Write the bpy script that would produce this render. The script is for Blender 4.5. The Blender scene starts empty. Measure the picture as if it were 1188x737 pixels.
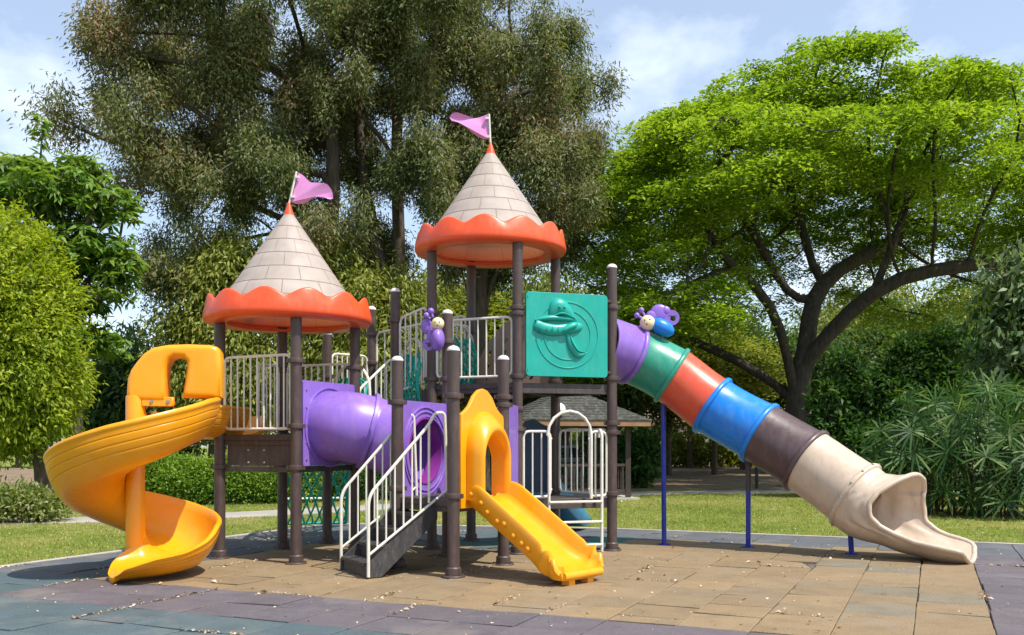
import bpy, math, random
import numpy as np
from mathutils import Vector, Matrix
from mathutils.geometry import tessellate_polygon

random.seed(7)
RNG = np.random.default_rng(11)
SC = bpy.context.scene
COL = SC.collection
PI = math.pi
# ---- measured view: focal 1100 px on a 1188 px wide frame, eye 1.5 m, horizon at row 515
FPX, EYE, HOR, CX = 1100.0, 1.5, 515.0, 594.0


def P(px, py, Y):
    return Vector(((px - CX) / FPX * Y, Y, EYE + (HOR - py) / FPX * Y))


def G(px, py):
    Y = FPX * EYE / (py - HOR)
    return Vector(((px - CX) / FPX * Y, Y, 0))


def V(*a):
    return Vector(a)


# ------------------------------------------------------------------ materials
def new_mat(name):
    m = bpy.data.materials.new(name)
    m.use_nodes = True
    nt = m.node_tree
    b = nt.nodes['Principled BSDF']
    return m, nt, b


def N(nt, t, **kw):
    n = nt.nodes.new(t)
    for k, v in kw.items():
        setattr(n, k, v)
    return n


def ramp(nt, stops):
    r = N(nt, 'ShaderNodeValToRGB')
    e = r.color_ramp.elements
    while len(e) < len(stops):
        e.new(0.5)
    for i, (p, c) in enumerate(stops):
        e[i].position = p
        e[i].color = (c[0], c[1], c[2], 1)
    return r


def noise(nt, scale, detail=4, rough=0.55, coord='Object', vec=None):
    n = N(nt, 'ShaderNodeTexNoise')
    n.inputs['Scale'].default_value = scale
    n.inputs['Detail'].default_value = detail
    n.inputs['Roughness'].default_value = rough
    if vec is None:
        tc = N(nt, 'ShaderNodeTexCoord')
        vec = tc.outputs[coord]
    nt.links.new(vec, n.inputs['Vector'])
    return n


def surf(name, col, rough=0.4, var=0.18, scale=3.0, bump=0.0, bscale=60, metal=0.0, dust=None, dustamt=0.25, coat=0.0, spec=0.5):
    """Plain painted / plastic / wooden surface with uneven tone, dust patches and fine bump."""
    m, nt, b = new_mat(name)
    n = noise(nt, scale, 6, 0.6)
    lo = [c * (1 - var) for c in col]
    hi = [min(1, c * (1 + var)) for c in col]
    r = ramp(nt, [(0.3, lo), (0.7, hi)])
    nt.links.new(n.outputs['Fac'], r.inputs['Fac'])
    out = r.outputs['Color']
    if dust:
        tcd = N(nt, 'ShaderNodeTexCoord')
        mpd = N(nt, 'ShaderNodeMapping')
        mpd.inputs['Scale'].default_value = (1.6, 1.6, 0.55)
        nt.links.new(tcd.outputs['Object'], mpd.inputs['Vector'])
        n2 = noise(nt, scale * 2.3 + 1.7, 9, 0.72, vec=mpd.outputs['Vector'])
        r2 = ramp(nt, [(0.48, (0, 0, 0)), (0.72, (dustamt,) * 3)])
        nt.links.new(n2.outputs['Fac'], r2.inputs['Fac'])
        mx = N(nt, 'ShaderNodeMix', data_type='RGBA')
        nt.links.new(r2.outputs['Color'], mx.inputs['Factor'])
        nt.links.new(out, mx.inputs['A'])
        mx.inputs['B'].default_value = (*dust, 1)
        out = mx.outputs['Result']
    nt.links.new(out, b.inputs['Base Color'])
    b.inputs['Metallic'].default_value = metal
    b.inputs['Specular IOR Level'].default_value = spec
    n3 = noise(nt, scale * 4, 5, 0.6)
    rr = ramp(nt, [(0.3, (rough * 0.8,) * 3), (0.75, (min(1, rough * 1.35),) * 3)])
    nt.links.new(n3.outputs['Fac'], rr.inputs['Fac'])
    nt.links.new(rr.outputs['Color'], b.inputs['Roughness'])
    if coat:
        b.inputs['Coat Weight'].default_value = coat
        b.inputs['Coat Roughness'].default_value = 0.15
    if bump:
        n4 = noise(nt, bscale, 4, 0.6)
        bp = N(nt, 'ShaderNodeBump')
        bp.inputs['Strength'].default_value = bump
        bp.inputs['Distance'].default_value = 0.01
        nt.links.new(n4.outputs['Fac'], bp.inputs['Height'])
        nt.links.new(bp.outputs['Normal'], b.inputs['Normal'])
    return m


def leaf_mat(name, cols, transl=0.35, nscale=0.6, rough=0.5, spec=0.25):
    """Leaves: tone varies leaf by leaf and spray by spray."""
    m, nt, b = new_mat(name)
    geo = N(nt, 'ShaderNodeNewGeometry')
    n = noise(nt, nscale, 3, 0.6)
    mx = N(nt, 'ShaderNodeMath', operation='MULTIPLY_ADD')
    nt.links.new(geo.outputs['Random Per Island'], mx.inputs[0])
    mx.inputs[1].default_value = 0.62
    sb = N(nt, 'ShaderNodeMath', operation='MULTIPLY_ADD')
    nt.links.new(n.outputs['Fac'], sb.inputs[0])
    sb.inputs[1].default_value = 1.3
    sb.inputs[2].default_value = -0.46
    nt.links.new(sb.outputs[0], mx.inputs[2])
    k = len(cols)
    r = ramp(nt, [(i / (k - 1) * 0.9 + 0.05, c) for i, c in enumerate(cols)])
    nt.links.new(mx.outputs[0], r.inputs['Fac'])
    nt.links.new(r.outputs['Color'], b.inputs['Base Color'])
    b.inputs['Roughness'].default_value = rough
    b.inputs['Specular IOR Level'].default_value = spec
    tr = N(nt, 'ShaderNodeBsdfTranslucent')
    br = N(nt, 'ShaderNodeMix', data_type='RGBA', blend_type='MULTIPLY')
    br.inputs['Factor'].default_value = 1
    nt.links.new(r.outputs['Color'], br.inputs['A'])
    br.inputs['B'].default_value = (1.5, 1.45, 0.6, 1)
    nt.links.new(br.outputs['Result'], tr.inputs['Color'])
    ms = N(nt, 'ShaderNodeMixShader')
    ms.inputs['Fac'].default_value = transl
    nt.links.new(b.outputs[0], ms.inputs[1])
    nt.links.new(tr.outputs[0], ms.inputs[2])
    nt.links.new(ms.outputs[0], nt.nodes['Material Output'].inputs['Surface'])
    return m


def bark_mat(name, a, c, scale=4):
    m, nt, b = new_mat(name)
    tc = N(nt, 'ShaderNodeTexCoord')
    mp = N(nt, 'ShaderNodeMapping')
    mp.inputs['Scale'].default_value = (3, 3, 0.8)
    nt.links.new(tc.outputs['Object'], mp.inputs['Vector'])
    n = noise(nt, scale, 8, 0.7, vec=mp.outputs['Vector'])
    r = ramp(nt, [(0.32, a), (0.7, c)])
    nt.links.new(n.outputs['Fac'], r.inputs['Fac'])
    nt.links.new(r.outputs['Color'], b.inputs['Base Color'])
    b.inputs['Roughness'].default_value = 0.9
    bp = N(nt, 'ShaderNodeBump')
    bp.inputs['Strength'].default_value = 0.8
    bp.inputs['Distance'].default_value = 0.04
    nt.links.new(n.outputs['Fac'], bp.inputs['Height'])
    nt.links.new(bp.outputs['Normal'], b.inputs['Normal'])
    return m


M = {}
DUST = (0.45, 0.40, 0.33)
M['yellow'] = surf('yellow_plastic', (0.84, 0.33, 0.004), 0.3, 0.06, 2.0, 0.04, 90, dust=(0.75, 0.42, 0.10), dustamt=0.22)
M['orange'] = surf('orange_plastic', (0.76, 0.082, 0.018), 0.36, 0.07, 2.0, 0.04, 90, dust=(0.7, 0.25, 0.12), dustamt=0.25)
M['purple'] = surf('purple_plastic', (0.24, 0.125, 0.50), 0.34, 0.08, 2.0, 0.04, 90, dust=(0.4, 0.32, 0.5), dustamt=0.28)
M['magenta'] = surf('magenta_plastic', (0.22, 0.03, 0.25), 0.4, 0.1, 2.0)
M['teal'] = surf('teal_plastic', (0.004, 0.34, 0.27), 0.36, 0.07, 2.5, 0.04, 90, dust=(0.2, 0.45, 0.4), dustamt=0.2)
M['green'] = surf('green_plastic', (0.02, 0.26, 0.17), 0.33, 0.08, 2.0, 0.03, 90, dust=(0.3, 0.45, 0.38), dustamt=0.25)
M['red'] = surf('red_plastic', (0.66, 0.085, 0.035), 0.33, 0.07, 2.0, 0.03, 90, dust=(0.6, 0.25, 0.18), dustamt=0.25)
M['blue'] = surf('blue_plastic', (0.005, 0.19, 0.66), 0.3, 0.07, 2.0, 0.03, 90, dust=(0.2, 0.4, 0.62), dustamt=0.25)
M['brown_plastic'] = surf('brown_plastic', (0.085, 0.052, 0.052), 0.36, 0.12, 2.0, 0.03, 90, dust=(0.25, 0.2, 0.19), dustamt=0.25)
M['beige'] = surf('beige_plastic', (0.54, 0.43, 0.325), 0.33, 0.09, 2.2, 0.03, 90, dust=(0.33, 0.21, 0.13), dustamt=0.42)
M['post'] = surf('brown_post_paint', (0.066, 0.043, 0.038), 0.45, 0.15, 3.0, 0.05, 120, dust=(0.20, 0.14, 0.11), dustamt=0.3)
M['deck'] = surf('dark_deck_metal', (0.055, 0.043, 0.04), 0.55, 0.2, 3.0, 0.1, 80, dust=(0.17, 0.14, 0.12), dustamt=0.4)
M['white'] = surf('white_powder_coat', (0.70, 0.68, 0.58), 0.42, 0.08, 4.0, 0.04, 120, dust=(0.42, 0.32, 0.21), dustamt=0.35)
M['capw'] = surf('white_plastic', (0.66, 0.62, 0.59), 0.45, 0.06, 4.0)
M['cream'] = surf('cream_plastic', (0.74, 0.62, 0.36), 0.4, 0.06, 4.0)
M['eye'] = surf('dark_moulding', (0.03, 0.025, 0.02), 0.4, 0.1, 4.0)
M['pink'] = surf('pink_board', (0.66, 0.25, 0.54), 0.5, 0.06, 4.0, dust=(0.6, 0.4, 0.52), dustamt=0.3)
M['rope'] = surf('teal_rope', (0.010, 0.36, 0.27), 0.7, 0.25, 20, 0.3, 300)
M['legblue'] = surf('blue_pole_paint', (0.008, 0.03, 0.33), 0.35, 0.1, 4.0, dust=(0.2, 0.2, 0.35), dustamt=0.25)
M['steel'] = surf('bolt_steel', (0.42, 0.41, 0.4), 0.4, 0.15, 20, metal=0.9)
M['navy'] = surf('navy_board', (0.012, 0.05, 0.10), 0.45, 0.1, 3.0)
M['lightblue'] = surf('light_blue_plastic', (0.03, 0.24, 0.42), 0.35, 0.1, 3.0, dust=(0.3, 0.4, 0.45), dustamt=0.3)
M['tanboard'] = surf('brown_board', (0.30, 0.21, 0.16), 0.55, 0.12, 3.0)
M['stair'] = surf('charcoal_stair_metal', (0.038, 0.036, 0.037), 0.55, 0.25, 5.0, 0.15, 90, dust=(0.17, 0.15, 0.13), dustamt=0.5)
M['concrete'] = surf('pale_concrete', (0.42, 0.39, 0.35), 0.85, 0.18, 1.2, 0.3, 60)
M['kerb'] = surf('kerb_concrete', (0.38, 0.355, 0.30), 0.85, 0.2, 3, 0.3, 50)
M['wood'] = surf('weathered_wood', (0.27, 0.15, 0.075), 0.7, 0.25, 4, 0.2, 40)
M['darkwood'] = surf('dark_wood', (0.05, 0.036, 0.028), 0.7, 0.25, 4, 0.2, 40)
M['carpaint'] = surf('grey_car_paint', (0.24, 0.25, 0.27), 0.25, 0.05, 3, coat=0.5)
M['glass'] = surf('dark_glass', (0.02, 0.025, 0.03), 0.08, 0.05, 3)
M['tyre'] = surf('tyre_rubber', (0.02, 0.02, 0.02), 0.8, 0.1, 3)
M['wall'] = surf('pale_wall', (0.62, 0.60, 0.56), 0.8, 0.1, 0.6)
M['lampglass'] = surf('frosted_globe', (0.72, 0.72, 0.70), 0.35, 0.04, 3)
M['iron'] = surf('dark_iron', (0.03, 0.032, 0.034), 0.5, 0.2, 5)
M['shingle'] = surf('mossy_shingle', (0.040, 0.040, 0.034), 0.95, 0.5, 1.6, 0.6, 22, dust=(0.26, 0.25, 0.21), dustamt=0.5)


def cone_mat():
    m, nt, b = new_mat('block_moulded_roof')
    uv = N(nt, 'ShaderNodeUVMap', uv_map='UVMap')
    br = N(nt, 'ShaderNodeTexBrick')
    br.offset = 0.5
    br.inputs['Scale'].default_value = 1
    br.inputs['Brick Width'].default_value = 1
    br.inputs['Row Height'].default_value = 1
    br.inputs['Mortar Size'].default_value = 0.013
    br.inputs['Mortar Smooth'].default_value = 0.4
    br.inputs['Color1'].default_value = (0.60, 0.575, 0.535, 1)
    br.inputs['Color2'].default_value = (0.575, 0.55, 0.505, 1)
    br.inputs['Mortar'].default_value = (0.36, 0.32, 0.28, 1)
    nt.links.new(uv.outputs[0], br.inputs['Vector'])
    n = noise(nt, 5, 6, 0.6)
    r = ramp(nt, [(0.35, (0.82, 0.80, 0.78)), (0.7, (1, 1, 1))])
    nt.links.new(n.outputs['Fac'], r.inputs['Fac'])
    mx = N(nt, 'ShaderNodeMix', data_type='RGBA', blend_type='MULTIPLY')
    mx.inputs['Factor'].default_value = 1
    nt.links.new(br.outputs['Color'], mx.inputs['A'])
    nt.links.new(r.outputs['Color'], mx.inputs['B'])
    nt.links.new(mx.outputs['Result'], b.inputs['Base Color'])
    b.inputs['Roughness'].default_value = 0.5
    bp = N(nt, 'ShaderNodeBump')
    bp.invert = True
    bp.inputs['Strength'].default_value = 0.8
    bp.inputs['Distance'].default_value = 0.012
    nt.links.new(br.outputs['Fac'], bp.inputs['Height'])
    nt.links.new(bp.outputs['Normal'], b.inputs['Normal'])
    tr = N(nt, 'ShaderNodeBsdfTranslucent')
    tr.inputs['Color'].default_value = (0.85, 0.56, 0.34, 1)
    ms = N(nt, 'ShaderNodeMixShader')
    ms.inputs['Fac'].default_value = 0.42
    nt.links.new(b.outputs[0], ms.inputs[1])
    nt.links.new(tr.outputs[0], ms.inputs[2])
    nt.links.new(ms.outputs[0], nt.nodes['Material Output'].inputs['Surface'])
    return m


M['cone'] = cone_mat()


# ------------------------------------------------------------------ mesh helper
def frame(o, x, y, z):
    m = Matrix((x, y, z)).transposed().to_4x4()
    m.translation = o
    return m


class MB:
    def __init__(self):
        self.v = []
        self.f = []
        self.uv = None

    def add(self, vs, fs):
        k = len(self.v)
        self.v.extend([tuple(p) for p in vs])
        self.f.extend([tuple(i + k for i in f) for f in fs])
        return self

    def box(self, c, s, mat=None):
        vs = []
        for dx in (-.5, .5):
            for dy in (-.5, .5):
                for dz in (-.5, .5):
                    p = Vector((dx * s[0], dy * s[1], dz * s[2]))
                    p = (mat @ p) if mat is not None else p
                    vs.append(p + Vector(c))
        return self.add(vs, [(0, 1, 3, 2), (4, 6, 7, 5), (0, 4, 5, 1), (2, 3, 7, 6), (0, 2, 6, 4), (1, 5, 7, 3)])

    def beam(self, p0, p1, w, h, up=Vector((0, 0, 1))):
        p0, p1 = Vector(p0), Vector(p1)
        d = (p1 - p0).normalized()
        s = d.cross(up).normalized()
        u = s.cross(d).normalized()
        m = Matrix((d, s, u)).transposed()
        return self.box((p0 + p1) / 2, ((p1 - p0).length, w, h), m)

    def tube(self, path, r, n=10, closed=False, caps=True):
        path = [Vector(p) for p in path]
        L = len(path)
        rs = r if hasattr(r, '__len__') else [r] * L
        tang = []
        for i in range(L):
            if closed:
                t = path[(i + 1) % L] - path[i - 1]
            else:
                t = path[min(i + 1, L - 1)] - path[max(i - 1, 0)]
            tang.append(t.normalized() if t.length > 1e-9 else Vector((0, 0, 1)))
        a = Vector((0, 0, 1)) if abs(tang[0].z) < .9 else Vector((1, 0, 0))
        nx = tang[0].cross(a).normalized()
        vs, fs = [], []
        for i in range(L):
            t = tang[i]
            nx = (nx - t * nx.dot(t)).normalized()
            ny = t.cross(nx)
            for k in range(n):
                w = 2 * PI * k / n
                vs.append(path[i] + (nx * math.cos(w) + ny * math.sin(w)) * rs[i])
        for i in range(L if closed else L - 1):
            j = (i + 1) % L
            for k in range(n):
                q = (k + 1) % n
                fs.append((i * n + k, i * n + q, j * n + q, j * n + k))
        if caps and not closed:
            fs.append(tuple(range(n))[::-1])
            fs.append(tuple((L - 1) * n + k for k in range(n)))
        return self.add(vs, fs)

    def lathe(self, prof, n=32, mat=None, closed=False):
        vs, fs = [], []
        L = len(prof)
        for (r, z) in prof:
            for k in range(n):
                w = 2 * PI * k / n
                p = Vector((r * math.cos(w), r * math.sin(w), z))
                vs.append(mat @ p if mat is not None else p)
        for i in range(L if closed else L - 1):
            j = (i + 1) % L
            for k in range(n):
                q = (k + 1) % n
                fs.append((i * n + k, i * n + q, j * n + q, j * n + k))
        return self.add(vs, fs)

    def ball(self, c, r, mat=None, nu=20, nv=12):
        r = r if hasattr(r, '__len__') else (r, r, r)
        vs, fs = [], []
        for i in range(nv + 1):
            t = PI * i / nv
            for k in range(nu):
                w = 2 * PI * k / nu
                p = Vector((r[0] * math.sin(t) * math.cos(w), r[1] * math.sin(t) * math.sin(w), r[2] * math.cos(t)))
                p = (mat.to_3x3() @ p) if mat is not None else p
                vs.append(p + Vector(c))
        for i in range(nv):
            for k in range(nu):
                q = (k + 1) % nu
                fs.append((i * nu + k, (i + 1) * nu + k, (i + 1) * nu + q, i * nu + q))
        return self.add(vs, fs)

    def prism(self, poly, d0, d1, mat, holes=()):
        """2-D outline (x, y) extruded from z=d0 to z=d1 in the frame mat."""
        loops = [list(poly)] + [list(h) for h in holes]
        flat = [p for l in loops for p in l]
        n = len(flat)
        tris = tessellate_polygon([[Vector((p[0], p[1], 0)) for p in l] for l in loops])
        vs = [mat @ Vector((p[0], p[1], d0)) for p in flat] + [mat @ Vector((p[0], p[1], d1)) for p in flat]
        fs = [tuple(t) for t in tris] + [tuple(i + n for i in t[::-1]) for t in tris]
        k = 0
        for l in loops:
            m = len(l)
            for i in range(m):
                j = (i + 1) % m
                fs.append((k + i, k + j, k + j + n, k + i + n))
            k += m
        return self.add(vs, fs)

    def sweep(self, profs, frames, caps=True):
        """Closed 2-D profiles carried along frames."""
        n = len(profs[0])
        vs, fs = [], []
        for pr, fm in zip(profs, frames):
            for (x, y) in pr:
                vs.append(fm @ Vector((x, y, 0)))
        for i in range(len(frames) - 1):
            for k in range(n):
                q = (k + 1) % n
                fs.append((i * n + k, i * n + q, (i + 1) * n + q, (i + 1) * n + k))
        if caps:
            for base in (0, (len(frames) - 1) * n):
                fs_poly = [Vector((x, y, 0)) for (x, y) in (profs[0] if base == 0 else profs[-1])]
                for t in tessellate_polygon([fs_poly]):
                    fs.append(tuple(base + i for i in t))
        return self.add(vs, fs)

    def build(self, name, mat, parent=None, origin=None, angle=35, bevel=0, seg=2):
        me = bpy.data.meshes.new(name)
        o0 = Vector(origin) if origin is not None else Vector((0, 0, 0))
        base = Vector(parent['_o']) if (parent is not None and '_o' in parent.keys()) else o0
        me.from_pydata([(p[0] - base.x, p[1] - base.y, p[2] - base.z) for p in self.v], [], self.f)
        me.validate()
        me.update()
        import bmesh
        bm = bmesh.new()
        bm.from_mesh(me)
        bmesh.ops.recalc_face_normals(bm, faces=bm.faces)
        bm.to_mesh(me)
        bm.free()
        me.polygons.foreach_set('use_smooth', [True] * len(me.polygons))
        me.set_sharp_from_angle(angle=math.radians(angle))
        me.materials.append(mat)
        ob = bpy.data.objects.new(name, me)
        COL.objects.link(ob)
        if parent is not None:
            ob.parent = parent
            ob['_o'] = tuple(base)
        else:
            ob.location = base
            ob['_o'] = tuple(base)
        if bevel:
            b = ob.modifiers.new('Bevel', 'BEVEL')
            b.width = bevel
            b.segments = seg
            b.limit_method = 'ANGLE'
            b.angle_limit = math.radians(40)
            b.harden_normals = False
        return ob


def tag(o, label=None, cat=None, group=None, kind=None):
    if label:
        o['label'] = label
    if cat:
        o['category'] = cat
    if group:
        o['group'] = group
    if kind:
        o['kind'] = kind
    return o


def empty(name, loc, label, cat, group=None):
    o = bpy.data.objects.new(name, None)
    o.empty_display_size = 0.2
    o.location = loc
    COL.objects.link(o)
    o['_o'] = tuple(Vector(loc))
    return tag(o, label, cat, group)


def smooth_path(pts, per=8):
    """Catmull-Rom through the points."""
    pts = [Vector(p) for p in pts]
    out = []
    n = len(pts)
    for i in range(n - 1):
        p0, p1, p2, p3 = pts[max(i - 1, 0)], pts[i], pts[i + 1], pts[min(i + 2, n - 1)]
        for k in range(per):
            t = k / per
            out.append(0.5 * ((2 * p1) + (p2 - p0) * t + (2 * p0 - 5 * p1 + 4 * p2 - p3) * t * t + (3 * p1 - p0 - 3 * p2 + p3) * t ** 3))
    out.append(pts[-1])
    return out


def round_corners(pts, r, per=5):
    """Polyline with filleted corners."""
    pts = [Vector(p) for p in pts]
    out = [pts[0]]
    for i in range(1, len(pts) - 1):
        a, b, c = pts[i - 1], pts[i], pts[i + 1]
        ra = min(r, (a - b).length * .49, (c - b).length * .49)
        s = b + (a - b).normalized() * ra
        e = b + (c - b).normalized() * ra
        for k in range(per + 1):
            t = k / per
            out.append((1 - t) ** 2 * s + 2 * t * (1 - t) * b + t * t * e)
    out.append(pts[-1])
    return out


def interp(x, tab):
    return float(np.interp(x, [t[0] for t in tab], [t[1] for t in tab]))

# ================================================================== the play structure
TH = math.radians(26)
U = V(math.cos(TH), -math.sin(TH), 0)
W = V(math.sin(TH), math.cos(TH), 0)
UP = V(0, 0, 1)
S = 1.25
pA = G(255, 648)
pB = pA + U * S
pC = pA + W * S
pE = pB + W * S
pD = G(379.5, 630)
pM = P(431, HOR, 14.9); pM.z = 0
pL = P(458.5, HOR, 13.8); pL.z = 0
g1, g2, g3, g4 = G(461, 659), G(526, 669.5), G(584, 655.5), G(519, 645.5)
pI = G(603, 642.5) + V(-.03, 0, 0)
S2 = 1.3
pF = pI - U * S2 + V(-.05, 0, 0)
pJ = pI + W * S2
pH = pF + W * S2 + V(-.06, 0, 0)
pK = G(710, 638.5)
ZL, ZG, ZU, ZT = 1.62, .86, 2.34, .74

ROOT = empty('play_structure', V(-1, 12.6, 0),
             'large castle playground set with two cone roofs, yellow slides and a multicoloured tube slide',
             'playground set')


def part(mb, name, mat, parent=ROOT, label=None, **kw):
    o = mb.build(name, mat, parent, **kw)
    if label:
        o['label'] = label
    return o


def ztop(py, p):
    return EYE + (HOR - py) / FPX * p.y


PR = .071


def post(p, top, clamps, cap=True):
    m = MB()
    if cap:
        m.tube([p + UP * .0, p + UP * (top - .05)], PR, 20)
    else:
        m.tube([p, p + UP * top], PR, 20)
    o = part(m, 'post', M['post'])
    m = MB()
    m.lathe([(0, .022), (.125, .022), (.135, .012), (.135, 0)], 24, Matrix.Translation(p))
    m.lathe([(PR + .002, .02), (.092, .024), (.09, .10), (PR + .006, .115), (PR + .002, .115)], 20, Matrix.Translation(p))
    for k in range(6):
        w = k * PI / 3 + .3
        m.lathe([(0, .036), (.011, .036), (.012, .02)], 6, Matrix.Translation(p + V(.112 * math.cos(w), .112 * math.sin(w), 0)))
    part(m, 'foot_flange', M['post'], o)
    if cap:
        m = MB()
        prof = [(PR + .002, top - .052), (PR + .004, top - .046)]
        for k in range(1, 7):
            a = k * PI / 12
            prof.append(((PR + .002) * math.cos(a), top - .045 + .055 * math.sin(a)))
        m.lathe(prof, 20, Matrix.Translation(p))
        part(m, 'post_cap', M['capw'], o)
    for z in clamps:
        m = MB()
        m.lathe([(PR + .001, z - .034), (PR + .020, z - .028), (PR + .024, z), (PR + .020, z + .028), (PR + .001, z + .034)], 20,
                Matrix.Translation(p))
        for sg in (-1, 1):
            m.box(p + V(sg * (PR + .03), 0, z), (.03, .035, .05))
        part(m, 'clamp', M['post'], o)
    return o


zrl, zrr = 3.10, 4.26
for p in (pA, pB, pC, pE):
    post(p, zrl + .06, [ZL + .1, ZL + .92, ZL - .42], cap=False)
post(pD, 3.2, [ZL + .1, ZL + .9])
post(pM, ztop(356, pM), [ZL + .25, ZL + 1.15, ZL + 1.6])
post(pL, ztop(335, pL), [ZU - .25, ZU + .35, ZU + .95])
post(g1, ztop(414, g1), [ZG + .1, ZG + 1.14])
post(g2, ztop(402, g2), [ZG + .05, ZG + 1.18])
post(g3, ztop(413, g3), [ZG + .06, ZG + 1.12, ZG + 1.22])
post(g4, ztop(360, g4), [ZG + .1, ZG + 1.5, ZG + 2.0])
for p in (pF, pI):
    post(p, zrr + .06, [ZU + .08, ZU + .94, ZU + 1.02, ZT + .96, ZT + .06, ZU - .36], cap=False)
for p in (pJ, pH):
    post(p, zrr + .06, [ZU + .08, ZU + .9, ZT + .06], cap=False)
post(pK, ztop(307, pK), [ZU + .08, ZU + 1.08, ZT + .92, ZT + 1.05, ZT + .06])


# ---- decks
def deck(pts, z, th=.075, skirt=True, inset=0.0):
    m = MB()
    c = sum(pts, Vector()) / len(pts)
    q = [c + (p - c) * (1 - inset) for p in pts]
    m.prism([(p.x, p.y) for p in q], z - th, z, Matrix.Identity(4))
    for i in range(len(q)):
        a, b = q[i], q[(i + 1) % len(q)]
        a2, b2 = a + (c - a) * .06, b + (c - b) * .06
        m.beam(a2 + UP * (z - th - .03), b2 + UP * (z - th - .03), .04, .07)
    return part(m, 'deck', M['deck'], bevel=.006)


deck([pA, pB, pE, pC], ZL)
deck([pC, pE, pL, pM, pD], ZL - .005, inset=.02)
deck([g1, g2, g3, g4], ZG)
deck([g4, g3, pI, pF], ZG - .005, inset=.02)
deck([pF, pI, pJ, pH], ZU)
deck([pI, pK, pJ], ZU - .006, inset=.02)
deck([pI, pK, pJ], ZT, inset=.0)
# riser board under the left deck with its bolts, lower beam
m = MB()
fr = frame(pA, U, UP, -W)
m.prism([(.10, ZL - .40), (S - .08, ZL - .40), (S - .08, ZL - .12), (.10, ZL - .12)], -.06, -.03, fr)
o = part(m, 'riser_board', M['deck'], bevel=.004)
for x in (.46, .72):
    for z in (ZL - .2, ZL - .36):
        m = MB()
        m.lathe([(0, .012), (.012, .012), (.016, .001)], 8, fr @ Matrix.Translation((x, z, -.03)))
        part(m, 'bolt', M['steel'], o)
m = MB()
m.prism([(.08, ZL - .48), (S - .07, ZL - .48), (S - .07, ZL - .41), (.08, ZL - .41)], -.09, .0, fr)
m.prism([(.08, ZL - .48), (S - .07, ZL - .48), (S - .07, ZL - .41), (.08, ZL - .41)], -.09, .0, frame(pB, W, UP, U))
part(m, 'deck_beam', M['deck'], bevel=.005)


# ---- railings: rounded tube frame with uprights
def railing(p0, p1, z0, z1, n, gap=.085, r=.019, rb=.0115, z0b=None, z1b=None, label=None):
    """Frame between two posts; z0b/z1b are the heights at the far end (sloping rails)."""
    d = (p1 - p0)
    L = d.length
    d.normalize()
    z0b = z0 if z0b is None else z0b
    z1b = z1 if z1b is None else z1b
    a, b = p0 + d * gap, p1 - d * gap
    lo0, hi0 = a + UP * z0, a + UP * z1
    lo1, hi1 = b + UP * z0b, b + UP * z1b
    mid = (lo0 + lo1) / 2
    loop = round_corners([mid, lo0, hi0, hi1, lo1, mid], .09, 4)[:-1]
    m = MB()
    m.tube(loop, r, 8, closed=True)
    for q, z in ((a, (z0, z1)), (b, (z0b, z1b))):
        for zz in z:
            s = -1 if q is a else 1
            m.tube([q + UP * (zz + (.1 if zz == z[0] else -.1)), q + d * s * (gap - PR + .01) + UP * (zz + (.1 if zz == z[0] else -.1))], .014, 6)
    o = part(m, 'railing', M['white'], label=label)
    for i in range(n):
        t = (i + 1) / (n + 1)
        m = MB()
        m.tube([lo0.lerp(lo1, t), hi0.lerp(hi1, t)], rb, 7)
        part(m, 'baluster', M['white'], o)
    return o


railing(pA, pB, ZL + .07, ZL + 1.0, 9)
railing(pC, pE, ZL + .07, ZL + .98, 9)
railing(pA + W * .66, pC, ZL + .07, ZL + .98, 4)
# sloping rail from the back deck up to the high tower, both sides
railing(pE, pL, ZL + .02, ZL + .62, 5, z0b=ZL + .2, z1b=ZL + 1.12)
railing(pD, pM, ZL + .05, ZL + 1.25, 6)
railing(pL, pF, ZL + .65, ZU + .98, 4, z0b=ZU + .05, z1b=ZU + 1.12)
railing(pM, pH, ZL + .5, ZU + .9, 10, z0b=ZU + .05, z1b=ZU + 1.15)
railing(pF, pI, ZU + .09, ZU + .90, 8)
railing(pH, pF, ZU + .09, ZU + .96, 7)
railing(pI + (pK - pI) * .0, pI + (pK - pI) * .40, ZT + .03, ZT + .93, 2)
railing(pI + (pK - pI) * .70, pK, ZT + .03, ZT + .93, 2)
railing(pK, pJ, ZT + .05, ZT + .96, 7)
railing(g4, pF, ZG + .06, ZG + .95, 6)
# stair treads up to the high tower
m = MB()
for k in range(4):
    t = (k + .5) / 4
    a, b = pL.lerp(pF, t), pM.lerp(pH, t)
    a, b = a.lerp(b, .08), a.lerp(b, .92)
    m.beam(a + UP * (ZL + (ZU - ZL) * (k + 1) / 4.5), b + UP * (ZL + (ZU - ZL) * (k + 1) / 4.5), .26, .05)
for (p, q) in ((pL, pF), (pM, pH)):
    a, b = p + (q - p) * .08, q - (q - p) * .08
    m.beam(a + UP * (ZL - .02), b + UP * (ZU - .1), .04, .16)
part(m, 'bridge_steps', M['deck'], bevel=.004)


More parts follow.
